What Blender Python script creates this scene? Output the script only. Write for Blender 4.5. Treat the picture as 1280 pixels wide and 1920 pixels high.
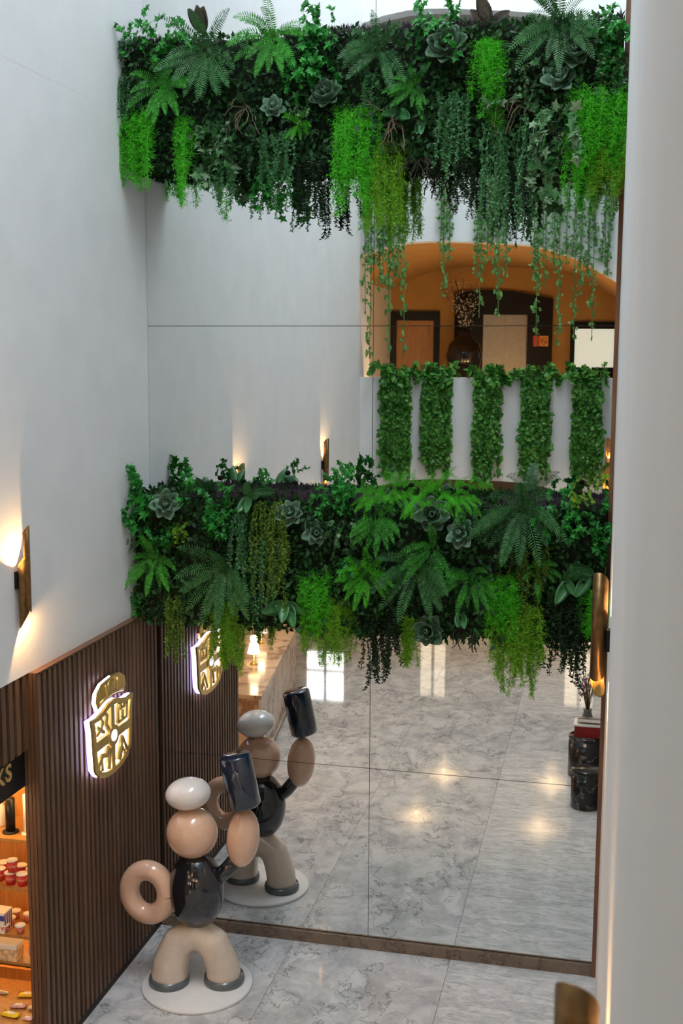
import bpy, bmesh, math, random
from mathutils import Vector, Matrix
R = random.Random(7)
sc = bpy.context.scene
for o in list(bpy.data.objects): bpy.data.objects.remove(o)
COL = sc.collection
# ------------------------------------------------------------------ camera
S = .95
F, YAW, PIT, ROL = 2184.7, .2266, -.1348, .0051
CAM = Vector((4.1362, -10.0486, 5.5)) * S
W = 4.1735 * S                      # room width; mirror is the plane y = 0, left wall x = 0, floor z = 0
cy, sy, cp, sp = math.cos(YAW), math.sin(YAW), math.cos(PIT), math.sin(PIT)
FWD = Vector((-sy*cp, cy*cp, sp)); r0 = Vector((cy, sy, 0)); u0 = r0.cross(FWD)
RT = math.cos(ROL)*r0 + math.sin(ROL)*u0; UP = -math.sin(ROL)*r0 + math.cos(ROL)*u0
cd = bpy.data.cameras.new('camera'); cam = bpy.data.objects.new('camera', cd); COL.objects.link(cam)
cam.matrix_world = Matrix(((RT.x, UP.x, -FWD.x, CAM.x), (RT.y, UP.y, -FWD.y, CAM.y), (RT.z, UP.z, -FWD.z, CAM.z), (0, 0, 0, 1)))
cd.sensor_fit = 'VERTICAL'; cd.sensor_height = 36; cd.lens = F/1920*36; cd.clip_start = .02; cd.clip_end = 100
cd.dof.use_dof = True; cd.dof.focus_distance = 9.2; cd.dof.aperture_fstop = 4.0
sc.camera = cam
# ------------------------------------------------------------------ world, skylight, exposure
wd = bpy.data.worlds.new('world'); sc.world = wd; wd.use_nodes = True
wd.node_tree.nodes['Background'].inputs[0].default_value = (.75, .85, 1, 1)
wd.node_tree.nodes['Background'].inputs[1].default_value = .15
def area(name, loc, size, sizey, energy, color, rot=(0, 0, 0)):
    l = bpy.data.lights.new(name, 'AREA'); l.shape = 'RECTANGLE'; l.size = size; l.size_y = sizey; l.energy = energy; l.color = color
    o = bpy.data.objects.new(name, l); o.location = loc; o.rotation_euler = rot; COL.objects.link(o); return o
area('skylight', (W*.72, -5.6, 16.4), 2.2, 7.0, 800, (.85, .935, 1))
vs = sc.view_settings; vs.view_transform = 'Standard'; vs.look = 'None'; vs.exposure = 0; vs.gamma = 1; vs.use_curve_mapping = False

# ------------------------------------------------------------------ helpers
def ray(px, py): return FWD + (px-640)/F*RT - (py-960)/F*UP
def at(px, py, ax, v):
    d = ray(px, py); i = 'xyz'.index(ax); t = (v-CAM[i])/d[i]; return CAM + t*d
K = .246
def yF(x): return -8.775 - K*x                    # the gallery front opposite the mirror (seen only as a reflection)
def onF(px, py, back=0):                          # a point of the gallery front (or a wall 'back' metres behind) seen in the mirror
    d = ray(px, py); t = ((8.775+back)-(CAM.y-K*CAM.x))/(d.y-K*d.x); p = CAM+t*d; return Vector((p.x, -p.y, p.z))
def tag(o, label, cat, group=None, kind=None):
    if label: o['label'] = label
    if cat: o['category'] = cat
    if group: o['group'] = group
    if kind: o['kind'] = kind
    return o
def thing(name, label, cat, loc=(0, 0, 0), group=None, rotz=0):
    o = bpy.data.objects.new(name, None); o.empty_display_size = .05; o.location = loc; o.rotation_euler = (0, 0, rotz); COL.objects.link(o)
    return tag(o, label, cat, group)
def add(name, me, parent=None, loc=(0, 0, 0), scale=(1, 1, 1), rot=None):
    o = bpy.data.objects.new(name, me); COL.objects.link(o)
    o.location = loc; o.scale = scale
    if rot is not None: o.rotation_euler = rot
    if parent: o.parent = parent
    return o
class MB:
    def __init__(s): s.v = []; s.f = []; s.mi = []; s.sm = []
    def face(s, pts, m=0, smooth=False):
        n = len(s.v); s.v += [tuple(p) for p in pts]; s.f.append(tuple(range(n, n+len(pts)))); s.mi.append(m); s.sm.append(smooth)
    def raw(s, vs_, fs, m=0, smooth=False):
        n = len(s.v); s.v += [tuple(p) for p in vs_]
        for f in fs: s.f.append(tuple(i+n for i in f)); s.mi.append(m); s.sm.append(smooth)
        return s
    def hexa(s, p, m=0):   # 8 points: bottom 4 ccw, top 4 ccw
        return s.raw(p, [(3, 2, 1, 0), (4, 5, 6, 7), (0, 1, 5, 4), (1, 2, 6, 5), (2, 3, 7, 6), (3, 0, 4, 7)], m)
    def box(s, a, b, m=0):
        (x0, y0, z0), (x1, y1, z1) = a, b
        x0, x1 = min(x0, x1), max(x0, x1); y0, y1 = min(y0, y1), max(y0, y1); z0, z1 = min(z0, z1), max(z0, z1)
        return s.hexa([(x0, y0, z0), (x1, y0, z0), (x1, y1, z0), (x0, y1, z0), (x0, y0, z1), (x1, y0, z1), (x1, y1, z1), (x0, y1, z1)], m)
    def tube(s, path, rad, n=8, m=0, cap=True):
        P = [Vector(p) for p in path]; k = len(P)
        if not hasattr(rad, '__len__'): rad = [rad]*k
        up = Vector((0, 0, 1)); vsx = []; X = None
        for i in range(k):
            t = (P[min(i+1, k-1)]-P[max(i-1, 0)]).normalized()
            if X is None: X = t.cross(up if abs(t.z) < .9 else Vector((1, 0, 0))).normalized()
            X = (X - t*X.dot(t)).normalized(); Y = t.cross(X)
            vsx += [P[i]+rad[i]*(math.cos(a)*X+math.sin(a)*Y) for a in [2*math.pi*j/n for j in range(n)]]
        fs = [(i*n+j, i*n+(j+1) % n, (i+1)*n+(j+1) % n, (i+1)*n+j) for i in range(k-1) for j in range(n)]
        if cap: fs += [tuple(range(n))[::-1], tuple((k-1)*n+j for j in range(n))]
        return s.raw(vsx, fs, m, True)
    def lathe(s, prof, c=(0, 0, 0), n=24, m=0, sx=1, sy=1):
        c = Vector(c); vsx = [c+Vector((r*math.cos(2*math.pi*j/n)*sx, r*math.sin(2*math.pi*j/n)*sy, z)) for r, z in prof for j in range(n)]
        k = len(prof); fs = [(i*n+j, i*n+(j+1) % n, (i+1)*n+(j+1) % n, (i+1)*n+j) for i in range(k-1) for j in range(n)]
        if prof[0][0] > 1e-5: fs.append(tuple(range(n))[::-1])
        if prof[-1][0] > 1e-5: fs.append(tuple((k-1)*n+j for j in range(n)))
        return s.raw(vsx, fs, m, True)
    def ball(s, c, r, n=20, k=12, M=None):
        c = Vector(c); r = Vector(r) if hasattr(r, '__len__') else Vector((r, r, r)); vsx = []
        for i in range(k+1):
            a = -math.pi/2+math.pi*i/k
            for j in range(n):
                b = 2*math.pi*j/n; d = Vector((math.cos(a)*math.cos(b)*r.x, math.cos(a)*math.sin(b)*r.y, math.sin(a)*r.z))
                if M: d = M @ d
                vsx.append(c+d)
        return s.raw(vsx, [(i*n+j, i*n+(j+1) % n, (i+1)*n+(j+1) % n, (i+1)*n+j) for i in range(k) for j in range(n)], 0, True)
    def prism(s, poly, fn, d0, d1, m=0):   # poly of (u,v); fn(u,v,d)->xyz
        n = len(poly); a = [fn(u, v, d0) for u, v in poly]; b = [fn(u, v, d1) for u, v in poly]
        return s.raw(a+b, [tuple(range(n))[::-1], tuple(range(n, 2*n))]+[(i, (i+1) % n, n+(i+1) % n, n+i) for i in range(n)], m)
    def mesh(s, name, mats, off=None, rec=True):
        me = bpy.data.meshes.new(name)
        v = s.v if off is None else [(a-off[0], b-off[1], c-off[2]) for a, b, c in s.v]
        me.from_pydata(v, [], s.f); me.validate()
        for mt in (mats if isinstance(mats, (list, tuple)) else [mats]): me.materials.append(mt)
        if len(me.polygons) == len(s.f):
            me.polygons.foreach_set('material_index', s.mi); me.polygons.foreach_set('use_smooth', s.sm)
        if rec:
            b = bmesh.new(); b.from_mesh(me); bmesh.ops.remove_doubles(b, verts=b.verts, dist=1e-5); bmesh.ops.recalc_face_normals(b, faces=b.faces); b.to_mesh(me); b.free()
        me.update(); return me
    def build(s, name, mats, parent=None, rec=True):
        """geometry given in world coordinates; the object sits at its parent's origin"""
        off = tuple(parent.matrix_basis.translation) if parent and not parent.parent else (tuple(parent.parent.matrix_basis.translation) if parent else None)
        if parent is None:
            n = len(s.v); off = (sum(p[0] for p in s.v)/n, sum(p[1] for p in s.v)/n, min(p[2] for p in s.v))
            o = add(name, s.mesh(name, mats, off, rec)); o.location = off; return o
        return add(name, s.mesh(name, mats, off, rec), parent)
def struct(name, mb, m, parent=None):
    o = mb.build(name, m, parent)
    if not parent: o['kind'] = 'structure'
    return o
def BX(a, b): return MB().box(a, b)
# ------------------------------------------------------------------ materials
def nmat(name):
    m = bpy.data.materials.new(name); m.use_nodes = True; nt = m.node_tree; return m, nt, nt.nodes['Principled BSDF']
def N(nt, t, **kw):
    n = nt.nodes.new(t)
    for k, v in kw.items():
        if k in n.inputs: n.inputs[k].default_value = v
        else: setattr(n, k, v)
    return n
def simple(name, col, rough=.5, metal=0, var=.12, scale=14, bump=0, emis=None, es=0, coat=0, spec=None):
    m, nt, b = nmat(name); L = nt.links
    tc = N(nt, 'ShaderNodeTexCoord'); nz = N(nt, 'ShaderNodeTexNoise', Scale=scale, Detail=4.0); L.new(tc.outputs['Object'], nz.inputs['Vector'])
    cr = N(nt, 'ShaderNodeValToRGB'); c = Vector(col)
    cr.color_ramp.elements[0].position = .3; cr.color_ramp.elements[1].position = .7
    cr.color_ramp.elements[0].color = (*(c*(1-var)), 1); cr.color_ramp.elements[1].color = (*[min(1, q) for q in c*(1+var)], 1)
    L.new(nz.outputs['Fac'], cr.inputs['Fac']); L.new(cr.outputs['Color'], b.inputs['Base Color'])
    b.inputs['Roughness'].default_value = rough; b.inputs['Metallic'].default_value = metal; b.inputs['Coat Weight'].default_value = coat; b.inputs['Coat Roughness'].default_value = .05
    if spec is not None: b.inputs['Specular IOR Level'].default_value = spec
    if bump:
        bp = N(nt, 'ShaderNodeBump', Strength=bump, Distance=.01); n2 = N(nt, 'ShaderNodeTexNoise', Scale=scale*9, Detail=3.0); L.new(tc.outputs['Object'], n2.inputs['Vector'])
        L.new(n2.outputs['Fac'], bp.inputs['Height']); L.new(bp.outputs['Normal'], b.inputs['Normal'])
    if emis: b.inputs['Emission Color'].default_value = (*emis, 1); b.inputs['Emission Strength'].default_value = es
    return m
def leafmat(name, cols, rough=.45, trans=.25):
    """leaf colours vary leaf by leaf"""
    m, nt, b = nmat(name); L = nt.links
    g = N(nt, 'ShaderNodeNewGeometry'); cr = N(nt, 'ShaderNodeValToRGB'); e = cr.color_ramp.elements
    while len(e) < len(cols): e.new(.5)
    for i, c in enumerate(cols): e[i].position = i/(len(cols)-1); e[i].color = (*c, 1)
    oi = N(nt, 'ShaderNodeObjectInfo'); ad = N(nt, 'ShaderNodeMath', operation='ADD'); fr = N(nt, 'ShaderNodeMath', operation='FRACT')
    ml = N(nt, 'ShaderNodeMath', operation='MULTIPLY'); ml.inputs[1].default_value = .35
    L.new(oi.outputs['Random'], ml.inputs[0]); L.new(g.outputs['Random Per Island'], ad.inputs[0]); L.new(ml.outputs[0], ad.inputs[1]); L.new(ad.outputs[0], fr.inputs[0])
    L.new(fr.outputs[0], cr.inputs['Fac']); L.new(cr.outputs['Color'], b.inputs['Base Color']); b.inputs['Roughness'].default_value = rough; b.inputs['Specular IOR Level'].default_value = .2
    t = N(nt, 'ShaderNodeBsdfTranslucent'); mx = N(nt, 'ShaderNodeMixShader', Fac=trans); out = nt.nodes['Material Output']
    L.new(cr.outputs['Color'], t.inputs['Color']); L.new(b.outputs[0], mx.inputs[1]); L.new(t.outputs[0], mx.inputs[2]); L.new(mx.outputs[0], out.inputs['Surface'])
    return m
def marble(name, base, vein, scale, stretch=(1, 1, 1), vw=.06, rough=.09, cloud=.12, rot=0.4, spec=.5):
    m, nt, b = nmat(name); L = nt.links
    tc = N(nt, 'ShaderNodeTexCoord'); oi = N(nt, 'ShaderNodeObjectInfo'); mp = N(nt, 'ShaderNodeMapping'); mp.inputs['Scale'].default_value = stretch; mp.inputs['Rotation'].default_value = (0, 0, rot)
    sc2 = N(nt, 'ShaderNodeVectorMath', operation='SCALE'); sc2.inputs[0].default_value = (7, 5, 3); L.new(oi.outputs['Random'], sc2.inputs['Scale'])
    av = N(nt, 'ShaderNodeVectorMath', operation='ADD'); L.new(tc.outputs['Object'], av.inputs[0]); L.new(sc2.outputs[0], av.inputs[1]); L.new(av.outputs[0], mp.inputs['Vector'])
    w = N(nt, 'ShaderNodeTexNoise', Scale=scale*.8, Detail=6.0, Roughness=.6); L.new(mp.outputs[0], w.inputs['Vector'])
    mx = N(nt, 'ShaderNodeVectorMath', operation='MULTIPLY_ADD'); mx.inputs[1].default_value = (.75, .75, .75); L.new(w.outputs['Color'], mx.inputs[0]); L.new(mp.outputs[0], mx.inputs[2])
    n = N(nt, 'ShaderNodeTexNoise', Scale=scale, Detail=5.0, Roughness=.55); L.new(mx.outputs[0], n.inputs['Vector'])
    s1 = N(nt, 'ShaderNodeMath', operation='SUBTRACT'); s1.inputs[1].default_value = .5; ab = N(nt, 'ShaderNodeMath', operation='ABSOLUTE'); L.new(n.outputs['Fac'], s1.inputs[0]); L.new(s1.outputs[0], ab.inputs[0])
    cr = N(nt, 'ShaderNodeValToRGB'); e = cr.color_ramp.elements; e[0].position = 0; e[0].color = (*vein, 1); e[1].position = vw; e[1].color = (*base, 1); L.new(ab.outputs[0], cr.inputs['Fac'])
    n2 = N(nt, 'ShaderNodeTexNoise', Scale=scale*2.2, Detail=8.0, Roughness=.7); L.new(mx.outputs[0], n2.inputs['Vector'])
    cr2 = N(nt, 'ShaderNodeValToRGB'); e = cr2.color_ramp.elements; e[0].position = .35; e[0].color = (1-cloud*2.4, 1-cloud*2.3, 1-cloud*2.2, 1); e[1].position = .6; e[1].color = (1, 1, 1, 1); L.new(n2.outputs['Fac'], cr2.inputs['Fac'])
    mm = N(nt, 'ShaderNodeMix', data_type='RGBA', blend_type='MULTIPLY'); mm.inputs[0].default_value = 1; L.new(cr.outputs[0], mm.inputs[6]); L.new(cr2.outputs[0], mm.inputs[7]); L.new(mm.outputs[2], b.inputs['Base Color'])
    b.inputs['Roughness'].default_value = rough; b.inputs['Specular IOR Level'].default_value = spec; return m
def woodmat(name, col, rough=.5, var=.35):
    m, nt, b = nmat(name); L = nt.links; tc = N(nt, 'ShaderNodeTexCoord'); mp = N(nt, 'ShaderNodeMapping'); mp.inputs['Scale'].default_value = (30, 30, 2.2)
    oi = N(nt, 'ShaderNodeObjectInfo'); av = N(nt, 'ShaderNodeVectorMath', operation='ADD'); L.new(tc.outputs['Object'], av.inputs[0]); L.new(oi.outputs['Random'], av.inputs[1]); L.new(av.outputs[0], mp.inputs[0])
    n = N(nt, 'ShaderNodeTexNoise', Scale=1.5, Detail=6.0, Roughness=.6); L.new(mp.outputs[0], n.inputs['Vector']); cr = N(nt, 'ShaderNodeValToRGB'); c = Vector(col); e = cr.color_ramp.elements
    e[0].position = .3; e[0].color = (*(c*(1-var)), 1); e[1].position = .72; e[1].color = (*(c*(1+var)), 1); L.new(n.outputs['Fac'], cr.inputs['Fac'])
    hs = N(nt, 'ShaderNodeHueSaturation'); mr = N(nt, 'ShaderNodeMapRange'); mr.inputs[3].default_value = .75; mr.inputs[4].default_value = 1.25; L.new(oi.outputs['Random'], mr.inputs[0]); L.new(mr.outputs[0], hs.inputs['Value']); L.new(cr.outputs[0], hs.inputs['Color'])
    L.new(hs.outputs[0], b.inputs['Base Color']); b.inputs['Roughness'].default_value = rough; return m
def emit(name, col, st):
    m, nt, b = nmat(name); b.inputs['Base Color'].default_value = (*col, 1); b.inputs['Emission Color'].default_value = (*col, 1); b.inputs['Emission Strength'].default_value = st; return m
M = {}
M['wall'] = simple('white_plaster', (.80, .81, .82), .85, var=.03, scale=3, bump=.12)
M['amber'] = simple('amber_plaster', (.48, .275, .09), .85, var=.06, scale=3, bump=.1)
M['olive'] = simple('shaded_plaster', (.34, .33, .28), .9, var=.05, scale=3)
M['mirror'], nt_, b_ = nmat('mirror_glass'); b_.inputs['Base Color'].default_value = (.86, .88, .87, 1); b_.inputs['Metallic'].default_value = 1; b_.inputs['Roughness'].default_value = 0
M['backing'] = simple('mirror_backing', (.05, .045, .04), .6)
M['marble_grey'] = marble('grey_veined_marble', (.66, .665, .67), (.33, .335, .345), 1.9, (1, .8, 1), .013, .05, .17, .6)
M['marble_white'] = marble('pale_streaked_marble', (.76, .765, .765), (.60, .605, .615), 4.2, (.5, 1.7, 1), .05, .06, .17, .55)
M['marble_tan'] = marble('tan_marble', (.72, .55, .42), (.33, .2, .13), 1.6, (1, 1, 1), .05, .15, .08, .5)
M['marble_base'] = marble('brown_skirting_marble', (.21, .155, .115), (.12, .08, .06), 3, (1, 1, 1), .03, .25, .1)
M['slat'] = woodmat('walnut_slat', (.125, .064, .034), .5)
M['board'] = simple('dark_backboard', (.022, .013, .009), .7)
M['amberwood'] = woodmat('amber_shelf_wood', (.42, .20, .06), .4, .25)
M['trimwood'] = woodmat('brown_trim_wood', (.16, .07, .035), .4)
M['brass'] = simple('aged_brass', (.20, .115, .045), .38, .9, var=.25, scale=30)
M['brass_in'] = simple('polished_brass_inside', (.80, .50, .14), .25, 1, var=.05)
M['black'] = simple('black_lacquer', (.009, .009, .011), .4, var=.2, spec=.25)
M['blackglaze'] = simple('black_glaze', (.006, .006, .008), .08, var=.1, coat=.3)
M['gold'] = simple('polished_gold', (.70, .50, .17), .30, .75, var=.1)
M['bulb'] = emit('warm_bulb', (1, .70, .28), 28)
M['led'] = emit('cool_led_edge', (.80, .76, 1.0), 7)
M['halo'] = emit('violet_led_edge', (.42, .28, 1.0), 4)
M['beige'] = simple('glossy_beige_resin', (.70, .46, .33), .18, var=.05, coat=.7)
M['cream'] = simple('glossy_cream_resin', (.66, .56, .47), .2, var=.04, coat=.5)
M['navy'] = simple('glossy_black_resin', (.010, .011, .016), .12, var=.1, coat=.8)
M['whiteg'] = simple('glossy_white_resin', (.80, .78, .77), .18, var=.03, coat=.6)
M['greyr'] = simple('grey_resin', (.10, .12, .13), .25, var=.1, coat=.4)
M['disc'] = simple('matte_white_disc', (.74, .74, .74), .5, var=.03)
M['red'] = simple('red_print', (.55, .03, .03), .4, var=.25, scale=40)
M['white'] = simple('white_card', (.82, .80, .77), .5, var=.04)
M['steel'] = simple('brushed_steel', (.42, .39, .35), .4, .6, var=.08)
M['fern'] = leafmat('fern_green', [(0.0366, 0.2074, 0.0238), (0.064, 0.3526, 0.0396), (0.1098, 0.5185, 0.0634)])
M['fern_dark'] = leafmat('dark_fern_green', [(0.0308, 0.119, 0.0336), (0.056, 0.196, 0.056), (0.105, 0.266, 0.098)], .38) #(0.03, 0.096, 0.0392), (0.0525, 0.16, 0.063), (0.09, 0.208, 0.098)], .38)
M['asparagus'] = leafmat('bright_feathery_green', [(0.06, 0.459, 0.02), (0.108, 0.621, 0.03), (0.168, 0.702, 0.05)], .5, .35)
M['asparagus_y'] = leafmat('yellow_feathery_green', [(0.138, 0.375, 0.02), (0.2185, 0.5, 0.03), (0.299, 0.575, 0.05)], .5, .35)
M['trail'] = leafmat('grey_green_trailing', [(0.0476, 0.1769, 0.0586), (0.0793, 0.2477, 0.0878), (0.1586, 0.3538, 0.1464)], .5)
M['trail_dark'] = leafmat('dark_trailing', [(.010, .028, .012), (.018, .045, .018), (.03, .06, .025)], .5)
M['trail_olive'] = leafmat('olive_trailing', [(0.0793, 0.1537, 0.0183), (0.1269, 0.2391, 0.0305), (0.1903, 0.3245, 0.0488)], .5)
M['ivy'] = leafmat('ivy_green', [(0.0176, 0.1555, 0.022), (0.0293, 0.2379, 0.0322), (0.0586, 0.366, 0.0512)], .3, .2)
M['ivy_var'] = leafmat('variegated_ivy', [(0.0366, 0.1708, 0.0366), (0.0976, 0.244, 0.0854), (0.2928, 0.4148, 0.244), (0.0244, 0.1342, 0.0244)], .35, .2)
M['ivy_yel'] = leafmat('yellowing_ivy', [(0.072, 0.264, 0.02), (0.24, 0.384, 0.02), (0.036, 0.18, 0.02)], .35, .2)
M['pothos'] = leafmat('pothos_green', [(0.0403, 0.1684, 0.0244), (0.0671, 0.2666, 0.0427), (0.1476, 0.3648, 0.061)], .3, .25)
M['pothos_l'] = leafmat('pale_pothos_green', [(0.061, 0.1952, 0.0488), (0.1098, 0.2928, 0.0854), (0.1952, 0.3904, 0.122)], .3, .3)
M['succ'] = simple('succulent_leaf', (.14, .25, .16), .42, var=.3, scale=9)
M['succ_dark'] = simple('dark_succulent_leaf', (.06, .13, .065), .4, var=.35, scale=9)
M['paddle'] = simple('broad_leaf_green', (.05, .19, .06), .3, var=.25, scale=8)
M['paddle_br'] = simple('broad_leaf_bronze', (.14, .12, .10), .35, var=.3, scale=8)
M['root'] = simple('dry_root', (.14, .105, .06), .8, var=.3)
M['root_dark'] = simple('dark_root', (.035, .025, .02), .8, var=.3)
M['stem'] = simple('stem_green', (.06, .12, .03), .6)
M['soil'] = simple('dark_moss', (.014, .022, .010), .95, var=.5, scale=40, bump=.5)
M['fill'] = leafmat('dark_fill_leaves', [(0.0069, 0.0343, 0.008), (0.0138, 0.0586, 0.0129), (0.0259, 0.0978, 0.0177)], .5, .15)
M['heather'] = leafmat('purple_heather', [(.05, .035, .05), (.09, .06, .085), (.14, .10, .12)], .8, .1)
# ------------------------------------------------------------------ the setting
floor = BX((-3.2, -15.5, -.12), (W+.25, .2, -.021)).build('floor', M['backing']); floor['kind'] = 'structure'
XE = [-3.2, -.1, 1.32, 2.728, W+.25]; YE = [.2, -2.86, -5.62, -7.25, -10.1, -12.9, -15.5]
for i in range(4):
    for j in range(6):
        g = .0016
        o = BX((XE[i]+g, YE[j+1]+g, -.02), (XE[i+1]-g, YE[j]-g, 0)).build('floor_slab', M['marble_white'] if (i == 3 and j != 2) or (i == 1 and j == 4) else M['marble_grey'])
        o.location = Vector(o.location)-Vector(floor.location); o.parent = floor
ZT = 16.5
wl = struct('wall_left', BX((-.25, -9.5, 2.99), (0, .02, ZT)), M['wall'])
BX((-.001, -4.5, 7.129), (.0004, -.01, 7.134)).build('plaster_joint', M['white'], wl)
struct('wall_left_lower', BX((-.05, -2.2, 0), (0, .02, 2.99)), M['wall'])
struct('wall_right', BX((W, -16, 0), (W+.25, .02, ZT)), M['wall'])
struct('wall_front', BX((-.3, .04, 0), (W+.3, .25, ZT)), M['wall'])
# mirror
mir = thing('wall_mirror', 'floor-to-roof mirror wall of tall panels with thin dark joints', 'mirror', (W/2, 0, 0))
BX((0, .008, 0), (W, .03, ZT)).build('backing', M['backing'], mir)
ZJ = [.105, 1.656, 5.456, 9.25, ZT]; XJ = [0, 1.99, W]
for i in range(2):
    for j in range(4): BX((XJ[i]+.0025, 0, ZJ[j]+.0025), (XJ[i+1]-.0025, .007, ZJ[j+1]-.0025)).build('mirror_panel', M['mirror'], mir)
struct('baseboard_front', BX((.06, -.035, 0), (W, 0, .10)), M['marble_base'])
struct('trim_1', BX((W-.035, -.045, .0), (W-.001, -.0005, ZT)), M['trimwood'])
# gallery front opposite: one solid piece per storey, its lower edge follows the arch below
ARCH = [(-.6, 6.45), (-.3, 6.62), (.03, 6.78), (.3, 6.88), (.66, 6.962), (.98, 6.99), (1.3, 6.995), (1.62, 6.985), (2.19, 6.968), (2.575, 6.94), (2.9, 6.872), (3.22, 6.768), (3.55, 6.612), (4.0, 6.335), (4.25, 6.15)]
PT = 4.86
def fp(u, v, d): return Vector((u, yF(u)-d, v))
def spandrel(name, dz, ztop):
    poly = [(x, z+dz) for x, z in ARCH if x >= .03 and x < 4.0]; poly = [(0, 6.77+dz)]+poly+[(W, 6.36+dz)]
    mb = MB(); n = len(poly)
    for i in range(n-1):
        (x0, z0), (x1, z1) = poly[i], poly[i+1]
        mb.hexa([fp(x0, z0, .3), fp(x1, z1, .3), fp(x1, z1, 0), fp(x0, z0, 0), fp(x0, ztop, .3), fp(x1, ztop, .3), fp(x1, ztop, 0), fp(x0, ztop, 0)])
    return struct(name, mb, M['wall'])
spandrel('wall_back', -3.77, PT); spandrel('wall_back_middle', 0, PT+3.52); spandrel('wall_back_upper', 3.49, ZT)
# galleries behind the arches
def gallery(tag_, dz, mat_v, back, zf):
    mb = MB(); A = [(x, z+dz) for x, z in ARCH]
    for i in range(len(A)-1):
        (x0, z0), (x1, z1) = A[i], A[i+1]
        mb.hexa([fp(x0, z0, .3), fp(x0, z0, back), fp(x1, z1, back), fp(x1, z1, .3), fp(x0, z0+.08, .3), fp(x0, z0+.08, back), fp(x1, z1+.08, back), fp(x1, z1+.08, .3)])
    struct('ceiling'+tag_, mb, mat_v)
    mb = MB(); mb.prism([(-.8, zf), (W+.3, zf), (W+.3, 7.05+dz), (-.8, 7.05+dz)], fp, back, back+.1); struct('wall_gallery_back'+tag_, mb, mat_v)
    mb = MB(); mb.hexa([fp(-.62, zf, back), fp(-.5, zf, back), fp(-.5, zf, .3), fp(-.62, zf, .3), fp(-.62, 6.6+dz, back), fp(-.5, 6.6+dz, back), fp(-.5, 6.6+dz, .3), fp(-.62, 6.6+dz, .3)]); struct('wall_gallery_left'+tag_, mb, M['wall'])
    mb = MB(); mb.prism([(-.8, zf-.2), (W+.3, zf-.2), (W+.3, zf), (-.8, zf)], fp, .02, back+.1); struct('floor_gallery'+tag_, mb, M['marble_tan'])
gallery('', 0, M['amber'], 5.4, 3.75); gallery('_upper', 3.49, M['olive'], 3.0, 7.3)
# ground-floor lobby behind the lower arch and the bar side
struct('ceiling_lobby', BX((-3.2, -15.4, 3.42), (W+.2, -10.2, 3.5)), M['wall'])
struct('wall_lobby_back', BX((-3.2, -15.5, 0), (W+.2, -15.4, 3.5)), M['board'])
struct('wall_lobby_left', BX((-3.3, -15.4, 0), (-3.2, -1.7, 3.5)), M['amberwood'])
struct('ceiling_bar', BX((-3.2, -10.2, 2.9), (-.25, -1.7, 3.0)), M['wall'])
struct('wall_bar_end', BX((-3.2, -1.72, 0), (-.05, -1.62, 2.95)), M['amberwood'])
def lamp(loc, e, col, rad=.03):
    l = bpy.data.lights.new('lamp_light', 'POINT'); l.energy = e; l.color = col; l.shadow_soft_size = rad
    o = bpy.data.objects.new('lamp_light', l); o.location = loc; COL.objects.link(o); return o
def downlight(x, y, z, e, where, col=(1, .62, .28)):
    t = thing('downlight', where, 'ceiling light', (x, y, z), 'round recessed downlights')
    MB().lathe([(.045, -.004), (.06, -.004), (.06, .0), (.045, .0)], (x, y, z), 16).build('trim_ring', M['steel'], t)
    MB().lathe([(0.0001, -.002), (.044, -.002)], (x, y, z), 16).build('lens', M['bulb'], t)
    lamp((x, y, z-.06), e, col, .02)
for x, q in ((.5, 'left'), (2.0, 'middle'), (3.4, 'right')):  # invented uplights, added out of the mirror's view to warm the gallery vault
    y = yF(x)-.62; t = thing('added_uplight', f'{q} added uplight warming the gallery vault, hidden behind the parapet', 'added lamp', (x, y, 3.75), 'added gallery uplights')
    MB().lathe([(.0001, 0), (.07, 0), (.075, .01), (.06, .09), (.05, .09), (.05, .06), (.0001, .06)], (x, y, 3.75), 18).build('housing', M['black'], t); MB().lathe([(.0001, .062), (.048, .062)], (x, y, 3.75), 16).build('lens', M['bulb'], t)
    lamp((x, y, 3.90), 36, (1, .62, .28), .04)
for i, (x, y, q) in enumerate([(.6, -11.3, 'front left'), (2.9, -11.3, 'front right'), (.8, -13.6, 'rear left'), (3.0, -13.6, 'rear right')]):
    downlight(x, y, 3.415, 48, f'{q} downlight in the lobby ceiling under the gallery', (1, .66, .34))
for i, (y, q) in enumerate([(-4.4, 'mirror'), (-6.6, 'far')]):
    downlight(-1.2, y, 2.895, 40, f'downlight over the marble bar counter, {q} end', (1, .68, .38))
def fbox(name, x0, x1, z0, z1, d0, d1, m, parent=None):   # box lying on the gallery back wall (offset d in front of it)
    mb = MB(); mb.prism([(x0, z0), (x1, z0), (x1, z1), (x0, z1)], lambda u, v, d: Vector((u, yF(u)-5.4+d, v)), d0, d1); return mb.build(name, m, parent)
def frame(name, x0, x1, z0, z1, w, m, parent):
    fn = lambda u, v, d: Vector((u, yF(u)-5.4+d, v)); mb = MB()
    for a in [(x0, x0+w, z0, z1), (x1-w, x1, z0, z1), (x0+w, x1-w, z1-w*1.6, z1)]: mb.prism([(a[0], a[2]), (a[1], a[2]), (a[1], a[3]), (a[0], a[3])], fn, .0, .09)
    return mb.build(name, m, parent)
fb = lambda x: yF(x)-5.4
d1 = thing('door_1', None, None, (0, fb(0), 3.75)); d1['kind'] = 'structure'
frame('door_frame', -.49, .47, 3.75, 6.09, .11, M['black'], d1); fbox('door_leaf', -.38, .36, 3.75, 5.9, .005, .03, M['amberwood'], d1)
el = thing('elevator', 'black elevator surround with two grey sliding doors in the amber gallery', 'elevator', (1.75, fb(1.75), 3.75))
mb = MB(); fn = lambda u, v, d: Vector((u, yF(u)-5.4+d, v))
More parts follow.
